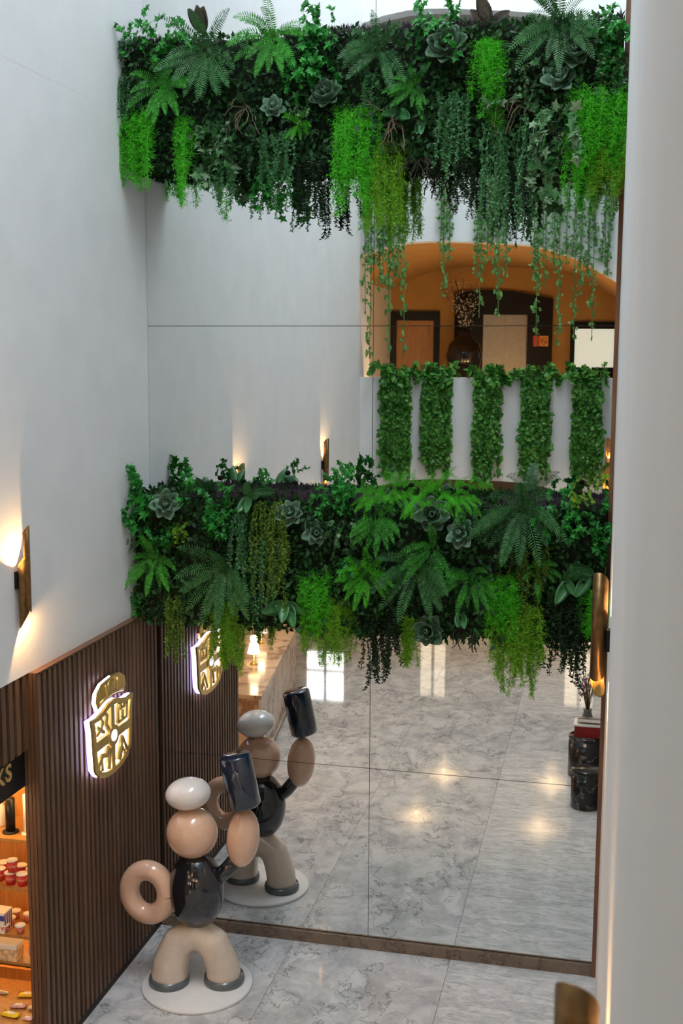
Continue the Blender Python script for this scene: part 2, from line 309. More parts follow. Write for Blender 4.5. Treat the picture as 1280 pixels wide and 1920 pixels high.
top = [(.77, 6.47), (1.3, 6.52), (1.9, 6.5), (2.7, 6.36)]
mb.prism([(.77, 3.75), (1.33, 3.75), (1.33, 6.03), (2.21, 6.03), (2.21, 3.75), (2.7, 3.75)]+top[::-1], fn, .0, .12); mb.build('surround', M['black'], el)
fbox('sliding_door', 1.33, 1.768, 3.75, 6.03, .01, .04, M['steel'], el); fbox('sliding_door', 1.772, 2.21, 3.75, 6.03, .01, .04, M['steel'], el)
sg = thing('no_smoking_sign', 'small red and yellow no-smoking sign beside the grey elevator doors', 'sign', (2.48, fb(2.48)+.12, 5.4))
fbox('red_panel', 2.33, 2.46, 5.40, 5.61, .12, .13, simple('sign_red', (.75, .06, .03), .5), sg); fbox('yellow_panel', 2.46, 2.63, 5.40, 5.61, .12, .13, simple('sign_yellow', (.80, .42, .10), .5), sg)
mb = MB(); c = (2.545, 5.505)
ring = [(c[0]+.055*math.cos(a), c[1]+.065*math.sin(a)) for a in [2*math.pi*i/20 for i in range(21)]]
mb.tube([fn(u, v, .134) for u, v in ring], .007, 6); mb.tube([fn(c[0]-.04, c[1]+.045, .134), fn(c[0]+.04, c[1]-.045, .134)], .007, 6); mb.tube([fn(c[0]-.035, c[1]-.005, .134), fn(c[0]+.035, c[1]-.005, .134)], .006, 6)
mb.build('symbol', simple('sign_mark', (.5, .03, .02), .5), sg)
w1 = thing('window_1', None, None, (3.5, fb(3.5), 4.6)); w1['kind'] = 'structure'
frame('window_frame', 3.06, 4.04, 4.45, 5.9, .09, M['black'], w1); fbox('pane', 3.15, 3.95, 4.5, 5.78, .0, .02, emit('daylight_pane', (.80, .84, .74), .62), w1); fbox('sill', 3.06, 4.04, 4.40, 4.5, .0, .16, M['black'], w1)
fbox('blind', 3.5, 3.95, 4.5, 4.98, .021, .03, M['black'], w1)
# big black vase with budding twigs
vx = 1.05; vy = fb(vx)+.75; vt = thing('floor_vase', 'round glossy black floor vase before the elevator in the gallery', 'vase', (vx, vy, 3.75))
MB().lathe([(.0001, 0), (.2, 0), (.22, .06), (.13, .3), (.12, .75), (.16, .95), (.30, 1.2), (.36, 1.45), (.30, 1.68), (.17, 1.8), (.12, 1.88), (.15, 1.95), (.0001, 1.9)], (vx, vy, 3.75), 28).build('vase_body', M['blackglaze'], vt)
tw = thing('twig_bouquet', 'spray of thin twigs with white buds standing in the black vase', 'twigs', (vx, vy, 5.6))
mb = MB(); bud = MB()
for i in range(22):
    a = R.uniform(0, 6.28); sp_ = R.uniform(.1, .45); h = R.uniform(.6, 1.15); pts = [Vector((vx+.05*math.cos(a), vy+.05*math.sin(a), 5.6))]
    for k in range(1, 6): pts.append(Vector((vx+sp_*math.cos(a)*(k/5)**1.3+R.uniform(-.03, .03), vy+sp_*math.sin(a)*(k/5)**1.3, 5.6+h*k/5)))
    mb.tube(pts, [.006]*3+[.004]*3, 4)
    for k in range(12):
        q = R.randint(2, 5); p = pts[q]*.5+pts[q-1]*.5+Vector((R.uniform(-.06, .06), R.uniform(-.06, .06), R.uniform(-.1, .1))); bud.ball(p, R.uniform(.008, .016), 5, 3)
mb.build('twig', M['root_dark'], tw); o = bud.build('bud', M['white'], tw); o['kind'] = 'stuff'
# lobby: lit glass doors seen as reflections in the polished floor
for k, (x0, x1, z0, z1, s_, c_, nm) in enumerate([(-2.6, -1.75, 1.45, 2.55, 9, (.95, .98, 1), 'window_2'), (.0, .55, .2, 2.3, 1.6, (1, .9, .72), 'door_2'), (3.15, 3.75, .2, 2.3, 1.6, (1, .9, .72), 'door_3')]):
    t = thing(nm, None, None, ((x0+x1)/2, -15.4, z0)); t['kind'] = 'structure'
    BX((x0, -15.4, z0), (x1, -15.385, z1)).build('lit_pane', emit(f'lit_pane_{k}', c_, s_), t)
    mb = MB(); w_ = .04
    for a in [(x0-w_, z0-w_, x0, z1+w_), (x1, z0-w_, x1+w_, z1+w_), (x0, z1, x1, z1+w_), (x0, z0-w_, x1, z0), ((x0+x1)/2-.03, z0, (x0+x1)/2+.03, z1), (x0, z0+.36*(z1-z0), x1, z0+.43*(z1-z0))]: mb.box((a[0], -15.4, a[1]), (a[2], -15.36, a[3]))
    mb.build('frame', M['black'], t)
# ------------------------------------------------------------------ slatted wall panel, header, sign letters
pn = thing('slatted_wall_panel', 'tall dark walnut slat panel beside the mirror, carrying the lit crest', 'wall panel', (0, -1.13, 0))
BX((0.001, -2.26, 0), (.03, -.004, 2.975)).build('backboard', M['board'], pn)
BX((.03, -2.262, 0), (.052, -.006, .07)).build('plinth', M['board'], pn)
sm = MB().box((0, 0, 0), (.030, .043, 2.915)).mesh('slat', M['slat'])
NS = 28; pit = 2.24/NS
for i in range(NS): add('slat', sm, pn, (.03, -2.256+i*pit+1.13, .07))
se = MB().box((0, 0, 0), (.024, .016, 2.92)).mesh('edge_slat', M['slat'])
for x in (-.056, -.027, .002, .031): add('edge_slat', se, pn, (x, -2.278+1.13, .07))
BX((-.052, -2.262, 0), (0, -2.202, 2.975)).build('end_board', M['board'], pn)
BX((-.05, -2.262, 2.975), (.06, -.004, 2.989)).build('top_cap', M['trimwood'], pn)
hd = thing('slatted_header', 'recessed walnut slat header above the snack display', 'wall panel', (-.03, -3.0, 2.44))
BX((-.08, -4.6, 2.44), (-.03, -2.27, 2.99)).build('backboard', M['board'], hd)
sm2 = MB().box((0, 0, 0), (.028, .055, .545)).mesh('slat', M['slat'])
for i in range(23): add('slat', sm2, hd, (0, -2.36-i*.098+3.0, .002))
sb = thing('sign_board', 'black sign board with gold capital letters over the snack display', 'sign', (-.04, -3.0, 2.14))
BX((-.10, -4.6, 2.16), (-.05, -2.27, 2.44)).build('board', M['black'], sb)
def letter(ch, y0, z0, h, parent, m, depth=.012, x=-.05):
    cu = bpy.data.curves.new('letter', 'FONT'); cu.body = ch; cu.size = h/.70; cu.extrude = depth/2; cu.offset = .004
    tmp = bpy.data.objects.new('tmp', cu); COL.objects.link(tmp); bpy.context.view_layer.update()
    me = bpy.data.meshes.new_from_object(tmp.evaluated_get(bpy.context.evaluated_depsgraph_get())); bpy.data.objects.remove(tmp)
    me.transform(Matrix(((0, 0, 1, 0), (1, 0, 0, 0), (0, 1, 0, 0), (0, 0, 0, 1)))); me.materials.clear(); me.materials.append(m)
    p = parent.matrix_basis.translation; return add('letter', me, parent, (x+depth/2-p.x, y0-p.y, z0-p.z))
M['goldpaint'] = simple('gold_letter', (.75, .52, .18), .35, .7, var=.05)
ps = at(9, 1464, 'x', -.05); letter('S', ps.y, 2.285, .12, sb, M['goldpaint']); letter('K', ps.y-.135, 2.285, .12, sb, M['goldpaint'])
# ------------------------------------------------------------------ lit crest
cr = thing('crest_sign', 'gold crowned shield crest with white and violet edge light on slat panel', 'sign', (.06, -1.17, 1.88))
def cf(u, v, d): return Vector((.06+d, -1.17+u, 1.88+v))
SH = [(-.40, .545), (-.30, .54), (-.20, .555), (-.10, .59), (0, .60), (.10, .59), (.20, .555), (.30, .54), (.40, .545), (.375, .44), (.36, .25), (.345, .12), (.27, .045), (.14, .005), (0, -.005), (-.14, .005), (-.27, .045), (-.345, .12), (-.36, .25), (-.375, .44)]
cen = (0, .3)
def scl(P, k): return [(cen[0]+(u-cen[0])*k, cen[1]+(v-cen[1])*k) for u, v in P]
def ringprism(P, k, d0, d1):
    mb = MB(); Q = scl(P, k); n = len(P)
    for i in range(n):
        j = (i+1) % n; a = [P[i], P[j], Q[j], Q[i]]; mb.prism(a, cf, d0, d1)
    return mb
MB().prism(scl(SH, .97), cf, .004, .02).build('lit_back', M['halo'], cr)
ringprism(scl(SH, .985), .93, .02, .055).build('edge_light', M['led'], cr)
MB().prism(scl(SH, .925), cf, .03, .034).build('lit_field', emit('crest_field', (.9, .88, 1), 1.6), cr)
ringprism(SH, .86, .055, .075).build('shield_rim', M['gold'], cr)
MB().box(cf(-.032, .03, .035), cf(.032, .575, .072)).build('upright_bar', M['gold'], cr)
MB().box(cf(-.35, .27, .035), cf(.35, .345, .072)).build('cross_bar', M['gold'], cr)
mb = MB(); mb.prism([(.10*math.cos(a), .308+.085*math.sin(a)) for a in [2*math.pi*i/20 for i in range(20)]], cf, .07, .08); mb.build('boss', M['gold'], cr)
mb = MB(); mb.prism([(.05*math.cos(a), .308+.045*math.sin(a)) for a in [2*math.pi*i/16 for i in range(16)]], cf, .08, .083); mb.build('boss_light', M['led'], cr)
# quarter charges: rampant beast, tower, walking beast, chevron
def ctube(name, pts, r): MB().tube([cf(u, v, .06) for u, v in pts], r, 6).build(name, M['gold'], cr)
ctube('charge', [(-.29, .40), (-.22, .42), (-.18, .47), (-.22, .52), (-.15, .55), (-.10, .50), (-.12, .44), (-.07, .38)], .02); ctube('charge', [(-.22, .42), (-.15, .38), (-.28, .46)], .014)
ctube('charge', [(.11, .38), (.11, .53), (.17, .53), (.17, .48), (.23, .48), (.23, .53), (.29, .53), (.27, .38), (.11, .38)], .018); ctube('charge', [(.2, .39), (.2, .46)], .016)
ctube('charge', [(-.30, .08), (-.27, .16), (-.20, .20), (-.12, .18), (-.08, .23), (-.05, .20), (-.08, .14), (-.09, .06)], .022); ctube('charge', [(-.22, .19), (-.20, .08)], .016)
ctube('charge', [(.10, .07), (.19, .23), (.28, .09)], .022); ctube('charge', [(.14, .06), (.2, .14), (.25, .06)], .014)
# crown
CRN = [(u*1.15, .59+(v-.70)*.69) for u, v in [(-.235, .70), (-.27, .80), (-.25, .90), (-.17, .97), (-.06, .985), (0, .99), (.06, .985), (.17, .97), (.25, .90), (.27, .80), (.235, .70), (.12, .74), (0, .755), (-.12, .74)]]
qv = lambda v: .59+(v-.70)*.69
crown = MB().prism([(u*.93, v) for u, v in CRN], cf, .03, .06).build('crown', M['gold'], cr)
mb = MB(); P = [(u*1.0, v) for u, v in CRN]
for i in range(5): mb.tube([cf(*P[i], .045), cf(*P[i+1], .045)], .008, 6)
mb.build('crown_edge_light', M['led'], crown)
mb = MB(); mb.ball(cf(0, qv(.87), .06), (.025, .08, .065)); mb.build('crown_orb', M['gold'], crown)
mb = MB(); [mb.tube([cf(s*.09*(1+.3*k/4), qv(.78+.16*k/4), .066) for k in range(5)], .016, 6) for s in (-1, 1)]; mb.tube([cf(-.22, qv(.75), .06), cf(-.1, qv(.785), .062), cf(0, qv(.80), .064), cf(.1, qv(.785), .062), cf(.22, qv(.75), .06)], .016, 6); mb.build('crown_arches', M['gold'], crown)
# ------------------------------------------------------------------ snack display in the alcove behind the panel
YK = -2.0
zt = at(30, 1895, 'y', -2.2).z
kd = thing('snack_display', 'amber wooden display shelves lit from inside at the left edge', 'shelf', (-.5, -1.9, 0))
BX((-1.08, -1.76, zt+.095), (-.055, -1.722, 2.2)).build('back_panel', M['amberwood'], kd)
BX((-1.12, -2.4, zt+.095), (-1.08, -1.722, 2.2)).build('side_panel', M['amberwood'], kd)
ZS = [at(30, 1556, 'y', YK).z, at(30, 1648, 'y', YK).z, at(30, 1738, 'y', YK).z, at(30, 1790, 'y', YK).z]
ledm = emit('shelf_led_strip', (1, .62, .22), 26)
for k, z in enumerate(ZS):
    sh = BX((-1.08, -2.16+.02*k, z-.022), (-.056, -1.76, z)).build('shelf_board', M['amberwood'], kd)
    BX((-1.06, -1.80, z-.036), (-.08, -1.785, z-.0225)).build('light_strip', ledm, sh)
sh = BX((-1.08, -2.16, 2.10), (-.056, -1.76, 2.14)).build('top_board', M['amberwood'], kd); BX((-1.06, -2.1, 2.08), (-.08, -2.05, 2.099)).build('light_strip', ledm, sh)
lamp((-.45, -2.45, 2.05), 5, (1, .66, .32), .06)
tr = thing('snack_tray', 'amber wooden tray counter holding yellow packets below the display shelves', 'tray', (-.5, -2.2, 0))
BX((-1.08, -2.42, .0), (-.056, -1.77, zt)).build('cabinet', M['amberwood'], tr); BX((-1.08, -2.45, zt), (-.056, -2.42, zt+.035)).build('front_lip', M['amberwood'], tr); BX((-1.08, -1.80, zt), (-.056, -1.77, zt+.09)).build('back_ledge', M['amberwood'], tr)
def cup(px, py, zbase, h, r, label, y, group, extra=0):
    p = at(px, py, 'y', y); zb = zbase+extra
    t = thing('snack_cup', label, 'snack cup', (p.x, y, zb), group)
    MB().lathe([(.0001, 0), (r*.8, 0), (r, h)], (p.x, y, zb), 18).build('cup_body', M['cupred'], t)
    MB().lathe([(r*1.06, 0), (r*1.08, h*.06), (r*1.0, h*.1), (.0001, h*.12)], (p.x, y, zb+h), 18).build('lid', M['white'], t)
    MB().lathe([(r*.905, 0), (r*.955, h*.26)], (p.x, y, zb+h*.42), 18).build('printed_band', M['white2'], t)
    return t
M['cupred'] = simple('red_cup_print', (.62, .03, .025), .4, var=.3, scale=60); M['white2'] = simple('pink_cup_print', (.75, .22, .18), .45, var=.5, scale=90)
c1 = 'red snack cups on the upper shelf'
z1 = ZS[1]
cup(20, 1650, z1, .085, .042, 'red paper cup at the front of the upper shelf, under the topmost cup', -2.08, c1)
cup(42, 1650, z1, .085, .042, 'front right red paper cup on the upper shelf beside the stacked pair', -2.08, c1)
cup(24, 1650, z1, .085, .040, 'topmost red paper cup, stacked on another cup', -2.08, c1, .099)
cup(0, 1650, z1, .085, .042, 'red paper cup cut by the left picture edge, upper shelf front', -2.04, c1)
cup(8, 1640, z1, .085, .042, 'red paper cup behind the stacked pair, upper shelf left', -1.93, c1)
cup(40, 1640, z1, .085, .042, 'red paper cup half hidden behind the front right cup', -1.95, c1)
cup(60, 1650, z1, .085, .042, 'red paper cup beside the slat panel edge, upper shelf', -1.98, c1)
c2 = 'small white and pink tubs on the middle shelf'; z2 = ZS[2]
def tub(px, y, label):
    p = at(px, 1735, 'y', y); t = thing('snack_tub', label, 'snack tub', (p.x, y, z2), c2)
    MB().lathe([(.0001, 0), (.026, 0), (.036, .055)], (p.x, y, z2), 14).build('tub_body', M['white2'], t)
    MB().lathe([(.040, 0), (.041, .008), (.0001, .011)], (p.x, y, z2+.055), 14).build('lid', M['white'], t)
for px, y, l in [(8, -2.09, 'front left small tub with peach lid on the middle shelf'), (38, -2.07, 'front right small tub with white lid on the middle shelf'), (20, -1.98, 'second-row small pink tub on the middle shelf left'), (30, -1.87, 'rear left small white-lidded tub on the middle shelf'), (54, -1.89, 'rear right small white-lidded tub on the middle shelf'), (66, -2.06, 'small tub half hidden by the slat panel edge')]: tub(px, y, l)
p = at(-4, 1700, 'y', -2.1)
t = thing('snack_box', 'blue and white striped snack box at the left edge of the shelves', 'box', (p.x, -2.06, z2))
bw = BX((p.x-.10, -2.12, z2), (p.x+.06, -2.0, z2+.16)).build('carton', M['white'], t)
bl = simple('blue_print', (.05, .07, .45), .4)
for k in range(4): BX((p.x+.0601, -2.115+k*.03, z2+.01), (p.x+.0615, -2.10+k*.03, z2+.15)).build('blue_stripe', bl, t)
BX((p.x-.101, -2.1215, z2+.10), (p.x+.06, -2.1202, z2+.14)).build('blue_stripe', bl, t)
p = at(12, 1772, 'y', -2.12); z3 = ZS[3]
t = thing('biscuit_box', 'open cream biscuit box with brown print on the lower shelf', 'box', (p.x, -2.06, z3))
mb = MB(); mb.hexa([(p.x-.14, -2.10, z3), (p.x+.07, -2.10, z3), (p.x+.07, -2.0, z3), (p.x-.14, -2.0, z3), (p.x-.15, -2.11, z3+.11), (p.x+.075, -2.11, z3+.11), (p.x+.075, -1.99, z3+.13), (p.x-.15, -1.99, z3+.13)]); mb.build('carton', simple('cream_print', (.72, .52, .34), .5, var=.5, scale=26), t)
BX((p.x-.15, -2.112, z3+.10), (p.x+.076, -1.99, z3+.132)).build('white_rim', M['white'], t)
p = at(64, 1800, 'y', -2.0); t = thing('snack_pouch', 'pale clear snack pouch against the slat panel edge', 'pouch', (p.x, -2.0, z3))
MB().ball((p.x, -2.02, z3+.062), (.035, .022, .062), 12, 8).build('pouch_bag', simple('clear_pouch', (.62, .42, .36), .3, var=.5, scale=50), t); BX((p.x-.03, -2.023, z3+.118), (p.x+.03, -2.017, z3+.15)).build('pouch_header', M['white'], t)
# bottle-like canisters on the top shelf
for px, r, h, m, l in [(20, .036, .26, 'black', 'black cylindrical canister with flared base on the top shelf'), (51, .026, .3, 'white', 'slim white tube stand beside the black canister')]:
    p = at(px, 1552, 'y', -2.04); t = thing('display_canister', l, 'canister', (p.x, -2.04, ZS[0]))
    MB().lathe([(.0001, .012), (r, .012), (r, h), (.0001, h)], (p.x, -2.04, ZS[0]), 18).build('tube', M[m], t); MB().lathe([(.0001, 0), (r*1.75, 0), (r*1.7, .008), (r*1.05, .014)], (p.x, -2.04, ZS[0]), 18).build('base', M[m], t)
p = at(0, 1540, 'y', -1.95); t = thing('white_bottle', 'white bottle cut by the left picture edge on the top shelf', 'bottle', (p.x, -1.95, ZS[0]))
MB().lathe([(.0001, 0), (.045, 0), (.048, .02), (.046, .13), (.02, .18), (.018, .21)], (p.x, -1.95, ZS[0]), 18).build('bottle_body', M['white'], t); MB().lathe([(.021, .2), (.021, .24), (.0001, .245)], (p.x, -1.95, ZS[0]), 12).build('cap', M['amberwood'], t)
# packets on the tray
M['ypack'] = simple('yellow_foil', (.85, .58, .02), .28, var=.12, scale=20); M['ppack'] = simple('pink_foil', (.72, .42, .42), .3, var=.3, scale=30); M['label'] = simple('packet_label', (.8, .7, .55), .4, var=.35, scale=70)
def packet(px, py, w, d, rz, m, label, zt=zt):
    p = at(px, py, 'z', zt+.012); t = thing('snack_packet', label, 'packet', (p.x, p.y, zt), 'packets on the snack tray', rz)
    mb = MB(); n = 8; V = []; Fq = []
    for s_ in (1, -1):
        for i in range(n+1):
            for j in range(5):
                u = i/n*2-1; v = j/4*2-1; edge = max(0, 1-abs(u)**6)*max(0, 1-v*v)**.5
                V.append((u*w/2, v*d/2*(1+.08*(abs(u) > .9)), .014+s_*.0125*edge))
    for s_ in range(2):
        for i in range(n):
            for j in range(4): a = s_*(n+1)*5+i*5+j; Fq.append((a, a+5, a+6, a+1))
    mb.raw(V, Fq, 0, True); add('wrapper', mb.mesh('wrapper', m), t)
    l = MB(); l.box((-w*.2, -d*.22, .0262), (w*.22, d*.22, .0272)); add('printed_label', l.mesh('printed_label', M['label']), t)
packet(52, 1865, .15, .075, .25, M['ypack'], 'rear yellow foil packet on the wooden tray'); packet(35, 1886, .12, .06, .2, M['ppack'], 'pink patterned packet between the two yellow packets')
packet(20, 1902, .15, .075, -.1, M['ypack'], 'front yellow foil packet on the wooden tray'); packet(4, 1861, .10, .03, .0, M['label'], 'small beige bar at the left edge of the tray'); packet(52, 1910, .07, .05, .1, M['ppack'], 'mauve bar near the slat panel, tray front'); packet(60, 1890, .06, .035, .3, M['label'], 'pale small packet behind the mauve bar')
# ------------------------------------------------------------------ wall sconces
def shell(c, r0_, r1_, a0, a1, zlo, zhi, n=20):
    V = []; Fq = []; closed = abs(a1-a0-2*math.pi) < 1e-6
    for i in range(n+1):
        a = a0+(a1-a0)*i/n
        for rr in (r1_, r0_):
            for z in (zlo(a), zhi(a)): V.append((c[0]+rr*math.cos(a), c[1]+rr*math.sin(a), z))
    for i in range(n):
        b = i*4; e = b+4; Fq += [(b, e, e+1, b+1), (b+2, b+3, e+3, e+2), (b+1, e+1, e+3, b+3), (b, b+2, e+2, e)]
    if not closed: Fq += [(0, 1, 3, 2), (n*4, n*4+2, n*4+3, n*4+1)]
    return V, Fq
def sconce(y, side, label, e=30):
    sgn = 1 if side == 'l' else -1; x0 = 0 if side == 'l' else W; z0 = 3.345
    t = thing('wall_sconce', label, 'wall lamp', (x0, y, z0), 'brass two-shell wall sconces')
    cx = x0+sgn*.058; hi = math.radians(35) if side == 'l' else math.radians(250)   # direction of the tall side
    V, Fq = shell((cx, y), .0375, .040, 0, 2*math.pi, lambda a: z0+.075+.075*math.cos(a-hi), lambda a: 3.83+.05*math.cos(a-hi))
    V2, F2 = shell((cx, y), .0415, .0445, hi-1.5, hi+1.5, lambda a: z0+.15-.04*math.cos(a-hi), lambda a: (4.0+.06*math.cos(a-hi)) if side == 'l' else 3.985+.075*math.sqrt(max(0, math.cos(a-hi))))
    MB().raw(V, Fq, 0, True).build('inner_shell', M['brass'], t); MB().raw(V2, F2, 0, True).build('outer_shell', M['brass'], t)
    V3, F3 = shell((cx, y), .035, .037, 0, 2*math.pi, lambda a: z0+.08+.075*math.cos(a-hi), lambda a: 3.825+.05*math.cos(a-hi)); MB().raw(V3, F3, 0, True).build('lining', M['brass_in'], t)
    MB().box((x0, y-.03, 3.62), (x0+sgn*.02, y+.03, 3.74)).build('wall_plate', M['black'], t)
    for zb, nm in ((3.735, 'upper_bulb'), (z0+.165, 'lower_bulb')): MB().ball((cx, y, zb), (.014, .014, .022), 10, 8).build(nm, M['bulb'], t)
    lamp((cx, y, 3.775), e, (1, .56, .22), .006); lamp((cx, y, z0+.112), e*.9, (1, .56, .22), .006)
sconce(-2.4, 'l', 'brass wall sconce on the left wall above the slat panel'); sconce(-6.25, 'l', 'brass sconce further along the left wall, seen only in the mirror')
sconce(-3.15, 'r', 'brass wall sconce on the right wall before the lower plant beam'); sconce(-7.42, 'r', 'blurred near wall sconce cut by the bottom edge at right', 14)
# ------------------------------------------------------------------ abstract sculpture on a disc (a plain stand-in)
b = at(370, 1840, 'z', .03); by = b.y; bx = b.x
st = thing('abstract_sculpture', 'glossy abstract sculpture of rounded beige, black and white forms on a white disc', 'sculpture', (bx, by, 0))
MB().lathe([(.0001, 0), (.455, 0), (.46, .008), (.46, .022), (.452, .03), (.0001, .03)], (bx, by, 0), 64).build('disc_base', M['disc'], st)
def blob(name, items, m, vox=.02):
    mb = MB()
    for kind, *a in items: getattr(mb, kind)(*a)
    o = mb.build(name, m, st); md = o.modifiers.new('merge', 'REMESH'); md.mode = 'VOXEL'; md.voxel_size = vox; md.use_smooth_shade = True
    s_ = o.modifiers.new('smooth', 'SMOOTH'); s_.iterations = 14; s_.factor = .5; return o
def X(dx, z, dy=0): return Vector((bx+dx, by+dy, z))
blob('cream_arch', [('tube', [X(-.225, .05, -.06), X(-.215, .2, -.05), X(-.15, .38, -.02), X(0, .47, 0), X(.13, .38, .02), X(.20, .2, .05), X(.215, .05, .06)], [.16, .155, .14, .14, .14, .145, .15], 16)], M['cream'])
for dx, dy in ((-.225, -.06), (.215, .06)): MB().lathe([(.0001, 0), (.168, 0), (.172, .03), (.163, .06), (.0001, .065)], X(dx, .03, dy), 28).build('grey_ring', M['greyr'], st)
mb = MB(); mb.ball(X(0, .84, 0), (.235, .20, .33), 36, 22); mb.build('black_egg', M['navy'], st)
mb = MB(); mb.tube([X(-.40+.165*math.cos(q_), .80+.19*math.sin(q_), -.06) for q_ in [2*math.pi*k/36 for k in range(37)]], .085, 16, 0, False); mb.build('beige_hoop', M['beige'], st)
mb = MB(); mb.ball(X(-.03, 1.33, 0), (.215, .20, .21), 36, 22); mb.build('beige_ball', M['beige'], st)
mb = MB(); mb.ball(X(-.06, 1.66, 0), (.19, .17, .13), 36, 22, Matrix.Rotation(math.radians(-8), 3, 'Y')); mb.build('white_pebble', M['whiteg'], st)
mb = MB(); mb.ball(X(.40, 1.32, .02), (.135, .13, .25), 32, 20, Matrix.Rotation(math.radians(6), 3, 'Y')); mb.build('beige_pebble', M['beige'], st)
mb = MB(); mb.tube([X(.15, .93, .01), X(.26, 1.03, .02), X(.36, 1.16, .02)], [.07, .065, .06], 16); mb.build('black_connector', M['navy'], st)
cz = Matrix.Rotation(math.radians(-12), 3, 'Y')
mb = MB(); mb.lathe([(.0001, -.22), (.11, -.22), (.13, -.20), (.13, .20), (.11, .22), (.0001, .22)], (0, 0, 0), 36)
mb.v = [tuple(X(.385, 1.81, -.0)+cz @ Vector(p)) for p in mb.v]; mb.build('navy_block', simple('glossy_navy', (.012, .022, .045), .15, coat=.8), st)
# ------------------------------------------------------------------ bar counter, table lamps
ct = thing('bar_counter', 'tan marble bar counter at the left, seen in the mirror', 'counter', (-.8, -5.6, 0))
q = [(-.14, -3.78), (-.70, -7.62), (-1.75, -7.62), (-1.75, -3.78)]
def slab(P, z0, z1): return MB().hexa([(*p_, z0) for p_ in P]+[(*p_, z1) for p_ in P])
slab(q[::-1], 1.0, 1.05).build('worktop', M['marble_tan'], ct); slab([(-.19, -3.82), (-.74, -7.58), (-1.7, -7.58), (-1.7, -3.82)][::-1], 0, 1.0).build('counter_body', M['marble_tan'], ct)
mb = MB(); mb.tube([(-.165, -3.82, .12), (-.71, -7.6, .12)], .02, 8); mb.build('foot_rail', M['steel'], ct)
shade = emit('lamp_shade_lit', (1, .86, .62), 2.2)
for (px, py), l in (((476, 1246), 'small brass table lamp with white shade on the bar counter'), ((490, 1206), 'second table lamp, further along the bar counter')):
    p = at(px, py, 'z', 1.05); x, y = p.x, -p.y; t = thing('table_lamp', l, 'lamp', (x, y, 1.05))
    MB().lathe([(.0001, 0), (.055, 0), (.05, .02), (.012, .035), (.009, .2), (.0001, .2)], (x, y, 1.05), 18).build('brass_stand', M['gold'], t); MB().lathe([(.09, .16), (.055, .30), (.05, .30), (.085, .16)], (x, y, 1.05), 20).build('lamp_shade', shade, t)
    lamp((x, y, 1.05+.36), 3, (1, .7, .38), .05)
# ------------------------------------------------------------------ stone drum tables by the right wall
M['nero'] = marble('black_marble', (.016, .016, .018), (.22, .2, .2), 2.0, (1, 1, 1), .012, .18, .05)
for (x, y, r, h), l in (((3.755, -4.85, .205, .52), 'taller black marble drum table carrying the red box'), ((3.79, -3.8, .17, .46), 'lower black marble drum table nearer the mirror')):
    t = thing('drum_table', l, 'side table', (x, y, 0), 'black marble drum tables')
    MB().lathe([(.0001, 0), (r-.01, 0), (r, .01), (r, h-.05), (.0001, h-.05)], (x, y, 0), 40).build('drum_body', M['nero'], t); MB().lathe([(.0001, h-.05), (r, h-.05), (r, h-.012), (r-.012, h), (.0001, h)], (x, y, 0), 40).build('drum_top', M['nero'], t)
o = thing('gift_box', 'dark red box with cream lid on the taller drum table', 'box', (3.78, -4.85, .52)); BX((3.62, -4.98, .52), (3.94, -4.74, .66)).build('box_body', simple('deep_red', (.28, .008, .012), .45), o); BX((3.61, -4.99, .66), (3.945, -4.73, .68)).build('lid', M['white'], o)
o = thing('picture_book', 'dark illustrated book lying on the red box', 'book', (3.79, -4.87, .68)); mb = MB(); mb.hexa([(3.65, -4.96, .68), (3.93, -4.96, .68), (3.93, -4.76, .71), (3.65, -4.76, .71), (3.65, -4.97, .71), (3.93, -4.97, .71), (3.93, -4.77, .745), (3.65, -4.77, .745)]); mb.build('page_block', M['white'], o)
mb = MB(); mb.hexa([(3.655, -4.965, .7105), (3.935, -4.965, .7105), (3.935, -4.77, .7455), (3.655, -4.77, .7455), (3.655, -4.967, .716), (3.935, -4.967, .716), (3.935, -4.772, .751), (3.655, -4.772, .751)]); mb.build('cover', simple('dark_cover', (.10, .07, .06), .3, var=1.2, scale=18), o)
fx, fy = 3.76, -5.75; t = thing('flower_vase', 'slim grey floor vase by the right wall holding dried stems', 'vase', (fx, fy, 0)); MB().lathe([(.0001, 0), (.09, 0), (.11, .2), (.08, .45), (.05, .55), (.06, .58), (.0001, .57)], (fx, fy, 0), 24).build('vase_body', M['greyr'], t)
t = thing('dried_flowers', 'bunch of dusty purple dried stems in the floor vase', 'flowers', (fx, fy, .55)); mb = MB(); bd = MB()
for i in range(26):
    a = R.uniform(0, 6.28); s_ = R.uniform(.03, .17); h = R.uniform(.3, .62); e_ = Vector((fx+s_*math.cos(a), fy+s_*math.sin(a), .5+h)); mb.tube([(fx, fy, .5), (fx+s_*.4*math.cos(a), fy+s_*.4*math.sin(a), .5+h*.6), e_], .004, 4)
    for k in range(9): bd.ball(e_+Vector((R.uniform(-.05, .05), R.uniform(-.05, .05), R.uniform(-.14, .04))), R.uniform(.007, .014), 5, 3)
mb.build('stem', M['root'], t); o = bd.build('blossom', simple('dusty_purple', (.22, .10, .15), .8, var=.3), t); o['kind'] = 'stuff'
